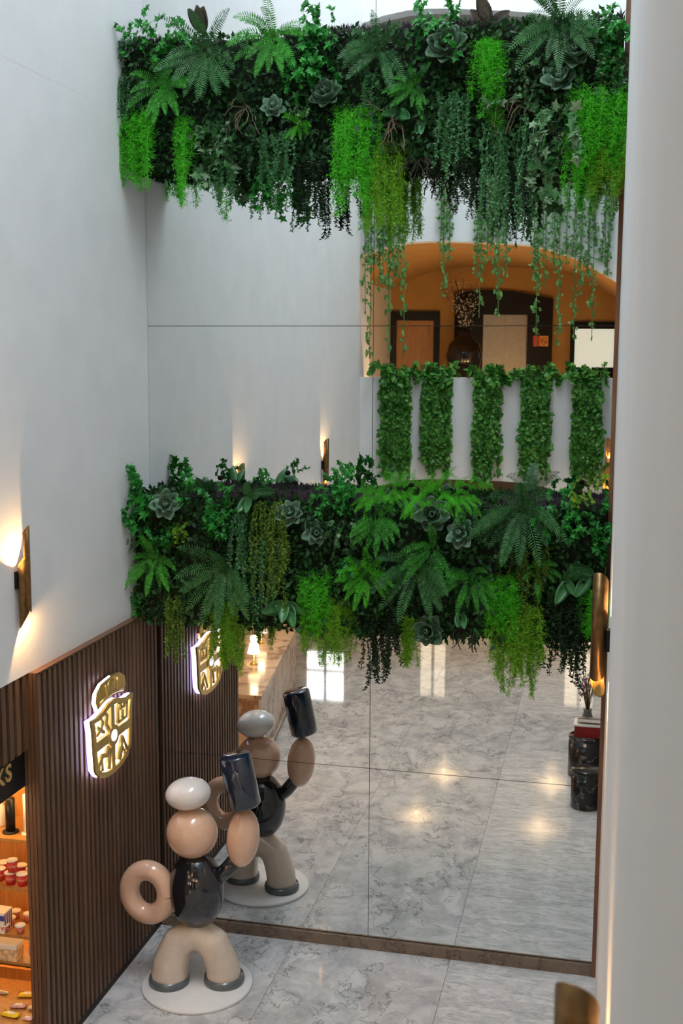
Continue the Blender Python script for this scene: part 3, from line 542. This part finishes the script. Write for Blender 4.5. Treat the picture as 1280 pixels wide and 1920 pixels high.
#PART3
# ------------------------------------------------------------------ foliage meshes (shared between plants)
G = Vector((0, 0, -1)); OUT = Vector((0, -1, 0))
def quadleaf(mb, p, d, n, l, w, m=0):
    """pointed leaf of four corners with a slight fold"""
    s_ = d.cross(n)
    if s_.length < 1e-4: s_ = Vector((1, 0, 0))
    s_.normalize(); mid = p+d*l*.45; mb.face([p, mid+s_*w*.5, p+d*l, mid-s_*w*.5], m)
def rvec(): return Vector((R.gauss(0, 1), R.gauss(0, 1), R.gauss(0, 1))).normalized()
def frond(phi, droop, lift, mat, name, n=22, pl=.12):
    d = (OUT*lift+Vector((math.cos(phi), 0, math.sin(phi)))*.85).normalized(); p = Vector((0, 0, 0)); P = [p]; D = [d]
    for i in range(n): d = (d+G*droop/n*(1.2-abs(d.z)*.5)).normalized(); p = p+d/n; P.append(p); D.append(d)
    mb = MB(); mb.tube(P[::4]+[P[-1]] if n % 4 else P[::4], .006, 3, 0, False)
    for i in range(2, n+1):
        t = i/n; l = pl*(math.sin(math.pi*min(1, t*.92+.08))**.7)+.012; dd = D[i]; s_ = dd.cross(OUT if abs(dd.dot(OUT)) < .9 else Vector((0, 0, 1))).normalized()
        for sg in (1, -1):
            q = (s_*sg+dd*.45+G*.18+rvec()*.06).normalized(); quadleaf(mb, P[i], q, dd.cross(q), l, .024)
    return mb.mesh(name, mat, rec=False)
FR = {}
for nm, mt in (('fern', M['fern']), ('fern_dark', M['fern_dark']), ('fern_bright', M['asparagus'])):
    FR[nm] = [[frond(math.radians(a), R.uniform(.7, 1.35), R.uniform(.35, .8), mt, 'frond') for _ in range(2)] for a in range(0, 360, 30)]
def spray(mat, name, n=46, L=1.0, nl=.075, wid=.0042, spread=.12):
    mb = MB(); p = Vector((0, 0, 0)); d = (OUT*.55+G*.35+rvec()*.3).normalized(); P = [p.copy()]
    for i in range(n):
        d = (d+G*.20+rvec()*.10).normalized(); p = p+d*L/n; P.append(p.copy())
    mb.tube(P[::6]+[P[-1]], .0035, 3, 0, False)
    for i in range(2, n+1):
        for k in range(3):
            b = (rvec()*.9+G*.55); b.normalize(); bl = spread*R.uniform(.5, 1.25)*(1-.4*i/n); q = P[i]+b*bl
            for j in range(6):
                c = P[i]+b*bl*(j+.5)/6; nd = (b*.6+rvec()*.9+G*.25).normalized(); quadleaf(mb, c, nd, rvec(), nl*R.uniform(.45, 1)*.62, wid*2.0)
    return mb.mesh(name, mat, rec=False)
SPR = {'asparagus': [spray(M['asparagus'], 'spray') for _ in range(7)], 'asparagus_y': [spray(M['asparagus_y'], 'spray', 44, 1, .07, .004, .10) for _ in range(7)]}
def strand(mat, name, leaf, dens, n=40, wob=.10, wide=.55, out=.5):
    mb = MB(); p = Vector((0, 0, 0)); d = (OUT*out+rvec()*.35+G*.2).normalized(); P = [p.copy()]
    for i in range(n): d = (d+G*.28+rvec()*wob).normalized(); p = p+d/n; P.append(p.copy())
    mb.tube(P[::5]+[P[-1]], .0035, 3, 0, False)
    for i in range(1, n+1):
        for k in range(dens):
            b = (rvec()+G*.35+OUT*.25).normalized(); quadleaf(mb, P[i]+rvec()*.01, b, rvec(), leaf*R.uniform(.6, 1.2), leaf*wide)
    return mb.mesh(name, mat, rec=False)
STR = {k: [strand(M[k], 'strand', .046, 3, 40, .17) for _ in range(7)] for k in ('trail', 'trail_dark', 'trail_olive')}
STAR = [(0, -.42), (.30, -.50), (.22, -.12), (.52, .02), (.20, .16), (0, .62), (-.20, .16), (-.52, .02), (-.22, -.12), (-.30, -.50)]
HEART = [(0, -.34), (.24, -.46), (.40, -.22), (.34, .12), (0, .60), (-.34, .12), (-.40, -.22), (-.24, -.46)]
def shaped(mb, p, d, n, s_, shape):
    y = d.normalized(); x = y.cross(n)
    if x.length < 1e-3: x = y.cross(Vector((1, 0, 0)))
    x.normalize(); z = x.cross(y); c = p+y*s_*.42
    pts = [c+x*u*s_+y*v*s_-z*(abs(u)*.35+v*v*.25)*s_*.6 for u, v in shape]; k = len(pts)
    base = len(mb.v); mb.v += [tuple(c)]+[tuple(q) for q in pts]
    for i in range(k): mb.f.append((base, base+1+i, base+1+(i+1) % k)); mb.mi.append(0); mb.sm.append(False)
def vine(mat, name, leaf, nleaf, shape, mode, wob=.16, curl=.6):
    """unit-length vine; mode: up, side or down"""
    mb = MB(); p = Vector((0, 0, 0)); d = {'up': Vector((0, -.35, 1)), 'side': Vector((0, -.8, .4)), 'down': Vector((0, -.35, -.9)), 'hang': Vector((0, -.04, -1))}[mode]+rvec()*({'hang': .03}.get(mode, .5)); d.normalize(); P = [p.copy()]; n = 30
    pull = {'up': .01, 'side': .09, 'down': .22, 'hang': .2}[mode]
    for i in range(n): d = (d+G*pull+rvec()*wob).normalized(); p = p+d/n; P.append(p.copy())
    mb.tube(P[::3], .0045, 3, 0, False)
    for i in range(nleaf):
        t = R.uniform(.05, 1)**.9*n; q = P[min(n, int(t))]; b = (rvec()*.8+G*.35+OUT*curl).normalized(); nrm = (OUT*1.0+Vector((0, 0, .7))+rvec()*.6).normalized()
        side = rvec()*.03; side.z *= .4; mb.tube([q, q+side+b*.01], .0025, 3, 0, False); shaped(mb, q+side, (b+G*.25).normalized(), nrm, leaf*R.uniform(.65, 1.2), shape)
    return mb.mesh(name, mat, rec=False)
VIN = {}
for k in ('ivy', 'ivy_var', 'ivy_yel'): VIN[k] = {m_: [vine(M[k], 'ivy_vine', .15 if k == 'ivy_var' else .23, 22 if k == 'ivy_var' else 15, STAR, m_) for _ in range(5)] for m_ in ('up', 'side', 'down')}
def leafblade(name, mat, w, cup, thick=.02, tip=.0, k=7):
    """broad leaf along +z of unit length, cupped, with thickness"""
    mb = MB(); V = []; Fq = []
    for s_ in (0, 1):
        for i in range(k+1):
            t = i/k; hw = w*.5*(max(0.0, math.sin(math.pi*(.06+.90*t**.85)))**.75)
            for j in (-1, -.5, 0, .5, 1):
                zc = t; yc = -cup*(t*t)*.5+abs(j)**2*hw*.45*(-1)+(thick*(1-abs(j)**4) if s_ else 0); V.append((j*hw, yc, zc))
    st_ = (k+1)*5
    for s_ in (0, 1):
        for i in range(k):
            for j in range(4): a = s_*st_+i*5+j; Fq.append((a, a+1, a+6, a+5) if s_ == 0 else (a, a+5, a+6, a+1))
    for i in range(k): Fq += [(i*5, i*5+5, st_+i*5+5, st_+i*5), (i*5+4, st_+i*5+4, st_+i*5+9, i*5+9)]
    Fq += [tuple(k*5+j for j in range(5))+tuple(st_+k*5+j for j in range(4, -1, -1))]
    mb.raw(V, Fq, 0, True); return mb.mesh(name, mat)
LB = {'succ': leafblade('leaf', M['succ'], .78, .5, .10), 'succ_dark': leafblade('leaf', M['succ_dark'], .85, .45, .09), 'paddle': leafblade('leaf', M['paddle'], .48, .35, .02), 'paddle_br': leafblade('leaf', M['paddle_br'], .42, .3, .02)}
def aim(d, up=Vector((0, 0, 1)), roll=0):
    z = d.normalized(); x = up.cross(z)
    if x.length < 1e-3: x = Vector((1, 0, 0))
    x.normalize(); y = z.cross(x); return Matrix((x, y, z)).transposed().to_euler()
YP = -.44
CLUMP = MB().ball((0, 0, 0), (.035, .03, .03), 8, 5).mesh('root_clump', M['soil'])
UPG, LOG = 'plants on the upper planted beam', 'plants on the lower planted beam'
MPX = .0043                                      # metres per picture pixel at the beams
def plant(kind, px, py, size, label, grp, y=YP, n=None, mode=None, w=None):
    """size in picture pixels (frond length, hanging length or rosette radius)"""
    L = size*MPX; p = at(px, py, 'y', y)
    nmz = {'fern': ('fern_plant', 'fern'), 'fern_dark': ('fern_plant', 'fern'), 'fern_bright': ('feathery_fern', 'fern'), 'asparagus': ('asparagus_fern', 'hanging fern'), 'asparagus_y': ('asparagus_fern', 'hanging fern'), 'trail': ('trailing_plant', 'trailing plant'), 'trail_dark': ('trailing_plant', 'trailing plant'), 'trail_olive': ('trailing_plant', 'trailing plant'),
           'ivy': ('ivy_plant', 'ivy'), 'ivy_var': ('ivy_plant', 'ivy'), 'ivy_yel': ('ivy_plant', 'ivy'), 'succ': ('succulent_rosette', 'succulent'), 'succ_dark': ('succulent_rosette', 'succulent'), 'paddle': ('broad_leaf_plant', 'leafy plant'), 'paddle_br': ('broad_leaf_plant', 'leafy plant'), 'root': ('hanging_roots', 'roots'), 'root_dark': ('hanging_roots', 'roots')}[kind]
    t = thing(nmz[0], label, nmz[1], p, grp); wx = (w or 20)*MPX
    add('root_clump', CLUMP, t, (0, .05, 0), (.8, .8, .8))
    if kind in FR:
        for i in range(int((n or 16)*1.35)):
            b = R.randrange(12) if mode is None else R.choice(mode); s_ = L*R.uniform(.72, 1.08); add('frond', FR[kind][b][i % 2], t, (R.uniform(-1, 1)*(wx if w else .01), 0, R.uniform(-.01, .01)*(3 if w else 1)), (s_*(1 if R.random() < .5 or b not in (3, 9) else -1), s_, s_))
    elif kind in SPR or kind in STR:
        src = SPR.get(kind) or STR[kind]
        for i in range(n or 12):
            s_ = L*R.uniform(.55, 1.05); k = .55+.2*R.random()
            add('spray' if kind in SPR else 'strand', R.choice(src), t, (R.uniform(-wx, wx), R.uniform(-.03, .05), R.uniform(-.05, .04)), (R.choice((-1, 1))*k*1.05, k*.75, s_), (0, 0, R.uniform(-.4, .4)))
    elif kind in VIN:
        for i in range(n or 9):
            md_ = R.choice(mode or ('up', 'side', 'down')); s_ = L*R.uniform(.6, 1.05); add('ivy_vine', R.choice(VIN[kind][md_]), t, (R.uniform(-wx, wx), R.uniform(-.03, .04), R.uniform(-.04, .04)), (R.choice((-1, 1))*s_, s_, s_), (0, 0, R.uniform(-.9, .9)))
    elif kind in ('succ', 'succ_dark'):
        ax = (OUT+Vector((R.uniform(-.25, .25), 0, R.uniform(.15, .55)))).normalized(); q = Vector((0, 0, 1)).rotation_difference(ax)
        for ring, (cnt, el, ln) in enumerate(((5, 68, .55), (6, 42, .8), (7, 14, 1.0))):
            for i in range(cnt):
                a = 2*math.pi*(i+.5*ring)/cnt+R.uniform(-.12, .12); e_ = math.radians(el+R.uniform(-6, 6)); d = q @ Vector((math.cos(a)*math.cos(e_), math.sin(a)*math.cos(e_), math.sin(e_))); s_ = L*ln*R.uniform(.9, 1.08)
                add('leaf', LB[kind], t, tuple(ax*(.02*(2-ring))), (s_, s_, s_), aim(d, -ax))
    elif kind in ('paddle', 'paddle_br'):
        for i in range(n or 4):
            a = R.choice(mode) if mode else R.uniform(0, 360); a = math.radians(a+R.uniform(-16, 16)); d = Vector((math.cos(a), -R.uniform(.3, .8), math.sin(a))).normalized(); s_ = L*R.uniform(.8, 1.1); add('leaf', LB[kind], t, (R.uniform(-.02, .02), 0, 0), (s_, s_, s_), aim(d, Vector((0, 1, .2))))
    else:
        for i in range(n or 10):
            mb = MB(); q = Vector((R.uniform(-wx, wx), 0, 0)); d = (OUT*.6+rvec()*.7).normalized(); P = [q.copy()]
            for k in range(8): d = (d+G*.30+rvec()*.5).normalized(); q = q+d*L/8*R.uniform(.6, 1.1); P.append(q.copy())
            mb.tube(P, .0045, 4); add('root', mb.mesh('root', M[kind]), t)
    return t
# ------------------------------------------------------------------ the two planted beams
def beam(z0, z1, label, seed):
    rr = random.Random(seed); t = thing('planted_beam', label, 'planter', (W/2, -.2, z0))
    BX((.01, -.36, z0), (W-.04, -.012, z1)).build('moss_core', M['soil'], t)
    mb = MB()
    def fl(p, dirs, l): 
        d = (dirs+Vector((rr.gauss(0, .6), rr.gauss(0, .5), rr.gauss(0, .6)))).normalized(); n = Vector((rr.gauss(0, .6), -1, rr.gauss(.4, .6))).normalized(); quadleaf(mb, p, d, n, l, l*.55)
    for i in range(9000):
        u = rr.random(); x = rr.uniform(.02, W-.05); bulge = .05+.05*math.sin(x*5+seed)+.03*math.sin(x*13)
        if u < .78: fl(Vector((x, -.36-abs(rr.gauss(0, .05))-bulge*rr.random(), rr.uniform(z0-.02, z1+.02))), Vector((0, -.35, -.6)), rr.uniform(.03, .075))
        elif u < .88: fl(Vector((x, rr.uniform(-.42, -.03), z0-rr.random()*.03)), Vector((0, -.2, -.8)), rr.uniform(.03, .06))
        else: fl(Vector((x, rr.uniform(-.42, -.03), z1+rr.random()*.03)), Vector((0, -.2, .8)), rr.uniform(.03, .06))
    o = mb.build('fill_leaves', M['fill'], t, False); o['kind'] = 'stuff'
    mb = MB()
    for i in range(9000):
        x = rr.uniform(.02, W-.05)
        if math.sin(x*2.3+seed)+.6*math.sin(x*5.1+seed*2) < -.15: continue
        p = Vector((x, rr.uniform(-.40, -.02), z1)); d = Vector((rr.gauss(0, .45), rr.gauss(-.1, .45), 1)).normalized(); quadleaf(mb, p, d, Vector((rr.gauss(0, 1), rr.gauss(0, 1), .1)), rr.uniform(.04, .085), .009)
    o = mb.build('heather_tufts', M['heather'], t, False); o['kind'] = 'stuff'
beam(6.74, 7.68, 'upper long planted beam before the mirror, thick with ferns and ivy', 3)
beam(2.98, 4.03, 'lower long planted beam before the mirror, thick with ferns and ivy', 5)
UPL = [
 ('ivy', 262, 75, 62, 'ivy sprouting upward at the left end of the upper beam', dict(mode=['up', 'side'], n=9, w=25)),
 ('succ', 232, 97, 24, 'pale green rosette touching the wall at the left end, upper beam', {}),
 ('ivy', 325, 80, 58, 'ivy shoots left of the bronze paddle leaves, upper beam', dict(mode=['up', 'side'], n=8, w=20)),
 ('paddle_br', 380, 62, 52, 'bronze paddle leaves standing above the upper beam, left part', dict(mode=[70, 100, 135], n=4, y=-.38)),
 ('fern_dark', 388, 98, 100, 'large dark drooping fern under the bronze paddle leaves', dict(n=20)),
 ('fern', 302, 165, 82, 'mid green fern at the left of the upper beam', dict(n=18)),
 ('trail', 230, 150, 125, 'grey-green trailing plant on the left end of the upper beam', dict(w=18, n=12)),
 ('asparagus', 262, 215, 135, 'bright feathery fern hanging at the left corner of the upper beam', dict(w=26, n=20)),
 ('asparagus', 352, 218, 165, 'narrow bright feathery fern hanging below the mid green fern', dict(w=10, n=9)),
 ('ivy_var', 405, 225, 130, 'variegated ivy trailing below the large dark fern', dict(mode=['down'], n=15, w=22)),
 ('trail', 405, 300, 80, 'wispy pale strands under the variegated ivy, upper beam left', dict(w=40, n=7)),
 ('fern', 512, 70, 95, 'tall bright fern rising above the upper beam, left of centre', dict(n=20)),
 ('ivy', 592, 55, 72, 'big leafy ivy mound on top of the upper beam', dict(mode=['up', 'side'], n=14, w=35)),
 ('ivy', 575, 115, 70, 'ivy spreading below the big ivy mound, upper beam', dict(mode=['side', 'down'], n=12, w=40)),
 ('root', 465, 205, 75, 'tangled dry roots left of the purple-edged rosette', dict(w=15, n=12)),
 ('succ', 513, 207, 27, 'purple-edged grey rosette in the upper beam, left of centre', {}),
 ('succ_dark', 615, 182, 34, 'dark rosette in shadow near the centre of the upper beam', {}),
 ('ivy_var', 560, 200, 50, 'pale ivy sprigs between the two rosettes, upper beam', dict(mode=['side'], n=7, w=25)),
 ('trail', 515, 245, 150, 'grey-green curtain hanging under the purple-edged rosette', dict(w=32, n=20)),
 ('ivy', 500, 300, 105, 'thin ivy tails under the grey-green curtain, upper beam', dict(mode=['down'], n=5, w=20)),
 ('trail_dark', 590, 300, 120, 'dark beaded strands hanging left of the big bright fern', dict(w=24, n=14)),
 ('fern_bright', 560, 235, 40, 'small bright tuft above the bare moss patch, upper beam', dict(n=10)),
 ('asparagus', 668, 200, 185, 'biggest bright feathery fern near the centre of the upper beam', dict(w=34, n=26)),
 ('asparagus_y', 725, 265, 160, 'yellow-green feathery fern hanging right of the biggest bright one', dict(w=32, n=26)),
 ('fern_dark', 712, 95, 88, 'silvery dark fern at the top centre of the upper beam', dict(n=18)),
 ('trail', 692, 130, 120, 'slender strands beside the silvery dark fern', dict(w=14, n=8)),
 ('fern', 775, 165, 62, 'small green fern under the silvery dark fern', dict(n=12)),
 ('paddle', 745, 210, 42, 'low dark strap leaves above the roots, upper beam centre', dict(mode=[0, 180, 200, 340], n=5)),
 ('root', 740, 225, 85, 'hanging dry roots under the dark strap leaves', dict(w=10, n=12)),
 ('paddle', 790, 228, 32, 'single round leaf hanging right of the centre roots', dict(mode=[270], n=2)),
 ('root_dark', 782, 300, 52, 'short dark roots on the underside, upper beam centre', dict(w=24, n=14)),
 ('trail_dark', 820, 305, 60, 'dark wisp beside the short dark roots', dict(w=8, n=6)),
 ('ivy', 818, 62, 68, 'ivy shoots left of the large dark rosette, upper beam', dict(mode=['up', 'side'], n=12, w=28)),
 ('succ_dark', 842, 92, 42, 'large dark rosette at the upper right of centre', {}),
 ('paddle_br', 918, 42, 52, 'grey broad leaves rising above the bright tuft, upper beam', dict(mode=[20, 110, 140], n=4, y=-.38)),
 ('asparagus', 915, 75, 125, 'bright feathery tuft below the grey broad leaves', dict(w=18, n=16)),
 ('asparagus', 922, 180, 60, 'small bright tail below the bright feathery tuft', dict(w=10, n=6)),
 ('trail', 848, 175, 150, 'frosted grey-green curtain right of centre, upper beam', dict(w=30, n=22)),
 ('trail_dark', 870, 295, 90, 'dark seeded strands under the frosted curtain', dict(w=14, n=10)),
 ('fern_dark', 1050, 42, 105, 'large dark fern at the top right of the upper beam', dict(n=20)),
 ('succ', 1047, 155, 34, 'round grey-green rosette at the right of the upper beam', {}),
 ('succ_dark', 1078, 105, 36, 'dark rosette tucked under the top right fern', {}),
 ('ivy_var', 988, 145, 58, 'pale ivy sprigs left of the round grey rosette', dict(mode=['side', 'down'], n=9, w=20)),
 ('root', 970, 195, 75, 'curly dry roots under the pale ivy sprigs', dict(w=20, n=14)),
 ('trail', 950, 225, 190, 'long grey-green curtain below the curly roots', dict(w=36, n=24)),
 ('trail_dark', 968, 310, 105, 'dark seeded tails at the foot of the long curtain', dict(w=22, n=9)),
 ('ivy_var', 1035, 215, 140, 'variegated ivy curtain left of the right-hand bright fern', dict(mode=['down', 'side'], n=16, w=28)),
 ('ivy', 1145, 62, 80, 'ivy sprouting at the right end of the upper beam', dict(mode=['up', 'side', 'down'], n=14, w=28)),
 ('ivy_var', 1150, 100, 110, 'ivy trailing down beside the right wall, upper beam', dict(mode=['down'], n=10, w=20)),
 ('asparagus', 1122, 165, 175, 'broad bright feathery fern at the right end of the upper beam', dict(w=44, n=34)),
 ('asparagus_y', 1140, 250, 105, 'yellow-green fringe under the right-hand bright fern', dict(w=36, n=16)),
]
LOL = [
 ('ivy', 258, 935, 82, 'ivy climbing above the left end of the lower beam', dict(mode=['up', 'side'], n=12, w=22)),
 ('ivy', 352, 915, 62, 'ivy shoots standing up left of the lit sconce reflection', dict(mode=['up', 'side'], n=8, w=18)),
 ('succ', 312, 948, 34, 'olive-hearted rosette near the left end of the lower beam', {}),
 ('ivy', 290, 990, 55, 'ivy mat below the olive-hearted rosette', dict(mode=['side', 'down'], n=12, w=45)),
 ('succ', 238, 1022, 28, 'grey rosette against the left wall, lower beam', {}),
 ('fern', 288, 1050, 82, 'mid green fern at the left of the lower beam', dict(n=16)),
 ('ivy', 245, 1115, 50, 'ivy tails over the lower left corner of the lower beam', dict(mode=['side', 'down'], n=9, w=25)),
 ('ivy', 405, 950, 66, 'glossy ivy clump beneath the sconce reflection', dict(mode=['up', 'side', 'down'], n=16, w=32)),
 ('paddle', 392, 920, 36, 'round blue-green leaves behind the glossy ivy clump', dict(mode=[60, 90, 120], n=4, y=-.36)),
 ('ivy_yel', 345, 985, 45, 'yellowing ivy sprigs right of the olive-hearted rosette', dict(mode=['side'], n=6, w=22)),
 ('fern_dark', 420, 1070, 110, 'large dark fern at the left of the lower beam', dict(n=22)),
 ('trail_olive', 325, 1120, 125, 'olive strands hanging before the walnut slats', dict(w=16, n=14)),
 ('asparagus_y', 422, 1120, 130, 'yellow-green feathery fern hanging beside the crest reflection', dict(w=26, n=24)),
 ('asparagus_y', 448, 1170, 95, 'thin yellow fringe over the tan marble counter reflection', dict(w=12, n=8)),
 ('ivy', 488, 905, 34, 'small ivy sprig between the paddle leaves on the lower beam', dict(mode=['up'], n=6, w=16)),
 ('paddle', 468, 930, 44, 'dark paddle leaves above the lower beam, left of centre', dict(mode=[80, 250, 280, 20], n=4)),
 ('paddle', 512, 922, 42, 'upright green paddle leaf pair on top of the lower beam', dict(mode=[75, 160], n=3, y=-.36)),
 ('trail', 460, 960, 170, 'grey-green strands left of the mossy curtain, lower beam', dict(w=16, n=14)),
 ('trail_olive', 510, 945, 190, 'mossy olive curtain below the paddle leaves', dict(w=30, n=26)),
 ('trail', 500, 1010, 160, 'deep green strands woven through the mossy curtain', dict(w=40, n=16)),
 ('succ', 548, 965, 31, 'grey rosette with golden heart, left of centre, lower beam', {}),
 ('succ', 593, 1000, 30, 'silver-green rosette right of the golden-hearted one', {}),
 ('ivy', 635, 925, 66, 'ivy mound on top of the lower beam, left of centre', dict(mode=['up', 'side'], n=16, w=34)),
 ('ivy_var', 635, 985, 62, 'variegated ivy below the ivy mound, lower beam', dict(mode=['side', 'down'], n=14, w=32)),
 ('ivy', 655, 1050, 55, 'dark ivy tucked above the wide bright fern, lower beam', dict(mode=['side', 'down'], n=12, w=30)),
 ('paddle', 540, 1130, 52, 'dark strap-leaved plant on the underside, lower beam left', dict(mode=[190, 210, 260, 280, 340], n=6)),
 ('asparagus', 590, 1070, 120, 'bright feathery fern at the lower left of centre', dict(w=26, n=18)),
 ('asparagus_y', 618, 1120, 125, 'wide yellow-green fringe left of the mirror joint', dict(w=48, n=34)),
 ('fern_bright', 740, 930, 50, 'bright feathery mat on top of the lower beam, centre', dict(n=36, y=-.42, w=60)),
 ('fern', 712, 972, 72, 'bright fern below the feathery mat, lower beam centre', dict(n=16)),
 ('fern_bright', 690, 1075, 75, 'bright tuft beside the dark star-shaped fern', dict(n=16)),
 ('succ_dark', 808, 968, 38, 'dark rosette with golden heart, right of centre, lower beam', {}),
 ('succ', 864, 1003, 32, 'violet-grey rosette right of the dark golden-hearted one', {}),
 ('fern_dark', 782, 1068, 108, 'dark star-shaped fern at the centre of the lower beam', dict(n=22)),
 ('fern', 812, 1030, 80, 'yellow-green fern fronds behind the dark star-shaped fern', dict(n=8)),
 ('trail_dark', 712, 1150, 135, 'dark beaded strands hanging at the mirror joint', dict(w=26, n=22)),
 ('asparagus_y', 768, 1160, 95, 'narrow yellow-green tail right of the dark beaded strands', dict(w=10, n=9)),
 ('succ_dark', 806, 1183, 34, 'dark rosette hanging under the lower beam', {}),
 ('paddle', 862, 1150, 34, 'round green leaves at the lower edge beside the dark roots', dict(mode=[270, 250, 300], n=3)),
 ('root_dark', 882, 1178, 55, 'dark roots under the round green leaves', dict(w=14, n=12)),
 ('fern_bright', 850, 936, 46, 'bright feathery tuft on top, right of centre, lower beam', dict(n=28, y=-.42, w=40)),
 ('trail', 905, 965, 75, 'frosted sprigs left of the large right-hand fern', dict(w=35, n=14)),
 ('fern_dark', 980, 955, 108, 'large dark fern at the right of the lower beam', dict(n=22)),
 ('fern', 880, 1085, 70, 'deep green fern right of the dark star-shaped fern', dict(n=14)),
 ('trail_olive', 985, 1020, 120, 'olive strands below the large right-hand fern', dict(w=50, n=18)),
 ('ivy', 1080, 965, 62, 'dense ivy at the right of the lower beam', dict(mode=['up', 'side', 'down'], n=20, w=50)),
 ('ivy_yel', 1085, 925, 48, 'yellow-tinged ivy on top at the right of the lower beam', dict(mode=['up', 'side'], n=8, w=28)),
 ('ivy', 1135, 985, 55, 'ivy pressed against the right wall, lower beam', dict(mode=['side', 'down'], n=14, w=22)),
 ('asparagus', 935, 1080, 120, 'bright feathery fern at the right of the lower beam', dict(w=30, n=24)),
 ('asparagus_y', 962, 1130, 165, 'long yellow-green fringe, lowest on the lower beam', dict(w=46, n=38)),
 ('fern', 1010, 1070, 55, 'small fern right of the bright feathery one, lower beam', dict(n=10)),
 ('paddle', 1062, 1088, 46, 'grey-green oval leaves left of the right wall sconce', dict(mode=[60, 110, 240, 300], n=5)),
 ('paddle', 1108, 1078, 52, 'long strap leaves beside the right wall sconce', dict(mode=[150, 30, 250], n=4)),
 ('trail_dark', 1062, 1125, 150, 'dark seeded curtain left of the right wall sconce', dict(w=38, n=26)),
 ('asparagus', 1115, 1110, 80, 'green feathery tuft behind the right wall sconce', dict(w=16, n=12)),
]
for L_, g_ in ((UPL, UPG), (LOL, LOG)):
    for kd_, px, py, sz, lb, kw in L_: plant(kd_, px, py, sz, lb, g_, **kw)
# ------------------------------------------------------------------ pothos hanging from the gallery parapets (seen in the mirror)
HG = [vine(M['pothos'], 'pothos_vine', .06, 62, HEART, 'hang', .05, .5) for _ in range(7)]; HS = [vine(M['pothos'], 'pothos_sprig', .36, 14, HEART, 'side', .2) for _ in range(5)]
HL = [vine(M['pothos_l'], 'pothos_vine', .036, 48, HEART, 'hang', .035, .5) for _ in range(8)]
def ymir(v): return Vector((v.x, v.y, v.z))
def pothos(x0, x1, label):
    xm = (x0+x1)/2; t = thing('pothos_curtain', label, 'hanging plant', (xm, yF(xm)+.06, PT), 'pothos curtains on the gallery parapet', math.pi-math.atan(K)); hw = (x1-x0)/2
    for i in range(30):
        s_ = R.uniform(1.35, 1.80); add('pothos_vine', R.choice(HG), t, (R.uniform(-hw*.74, hw*.74), R.uniform(-.07, .0), R.uniform(.02, .16)), (R.choice((-1, 1))*1.25, 1.1, s_))
    for i in range(22): s_ = R.uniform(.2, .34); add('pothos_sprig', R.choice(HS), t, (R.uniform(-hw, hw), R.uniform(-.02, .12), R.uniform(.03, .22)), (s_, s_, s_), (0, 0, R.uniform(-1.6, 1.6)))
for a, b_, l in ((.27, .86, 'leftmost of five pothos curtains on the white parapet, seen in the mirror'), (.90, 1.48, 'second pothos curtain from the left on the white parapet'), (1.73, 2.26, 'middle pothos curtain of the five on the white parapet'), (2.43, 3.0, 'fourth pothos curtain from the left on the white parapet'), (3.22, 3.82, 'rightmost pothos curtain on the parapet, beside the wall sconce reflection')): pothos(a, b_, l)
PT2 = PT+3.52
for (xs, zb, l) in (([.08, .14, .25, .33, .42, .5, .58, .66], 5.1, 'longest pale vines hanging across the left of the gallery arch'), ([1.22, 1.28, 1.34], 6.05, 'single thin vine hanging left of the arch centre'), ([1.78, 1.84, 1.95, 2.03, 2.12, 2.2], 5.75, 'thick pale vines hanging at the centre of the arch'), ([2.62, 2.7, 2.82, 2.95, 3.02], 5.3, 'pale vines hanging right of the arch centre'), ([3.15, 3.25, 3.36, 3.46, 3.58, 3.72, 3.8], 5.4, 'pale vines hanging at the right end of the arch')):
    xm = sum(xs)/len(xs); t = thing('hanging_vines', l, 'hanging plant', (xm, yF(xm)+.05, PT2), 'vines from the upper gallery parapet', math.pi-math.atan(K))
    for i, x in enumerate(xs):
        for k in range(2):
            full = (PT2-zb)*(1.0 if i % 3 == 1 and k == 0 else R.uniform(.5, .8)); add('pothos_vine', R.choice(HL), t, (-(x-xm)+R.uniform(-.03, .03), R.uniform(-.06, 0), .05), (1.6, 1.4, full))
    for i in range(5): s_ = R.uniform(.2, .3); add('pothos_sprig', R.choice(HS), t, (R.uniform(-.25, .25), 0, .08), (s_, s_, s_), (0, 0, R.uniform(-1.6, 1.6)))
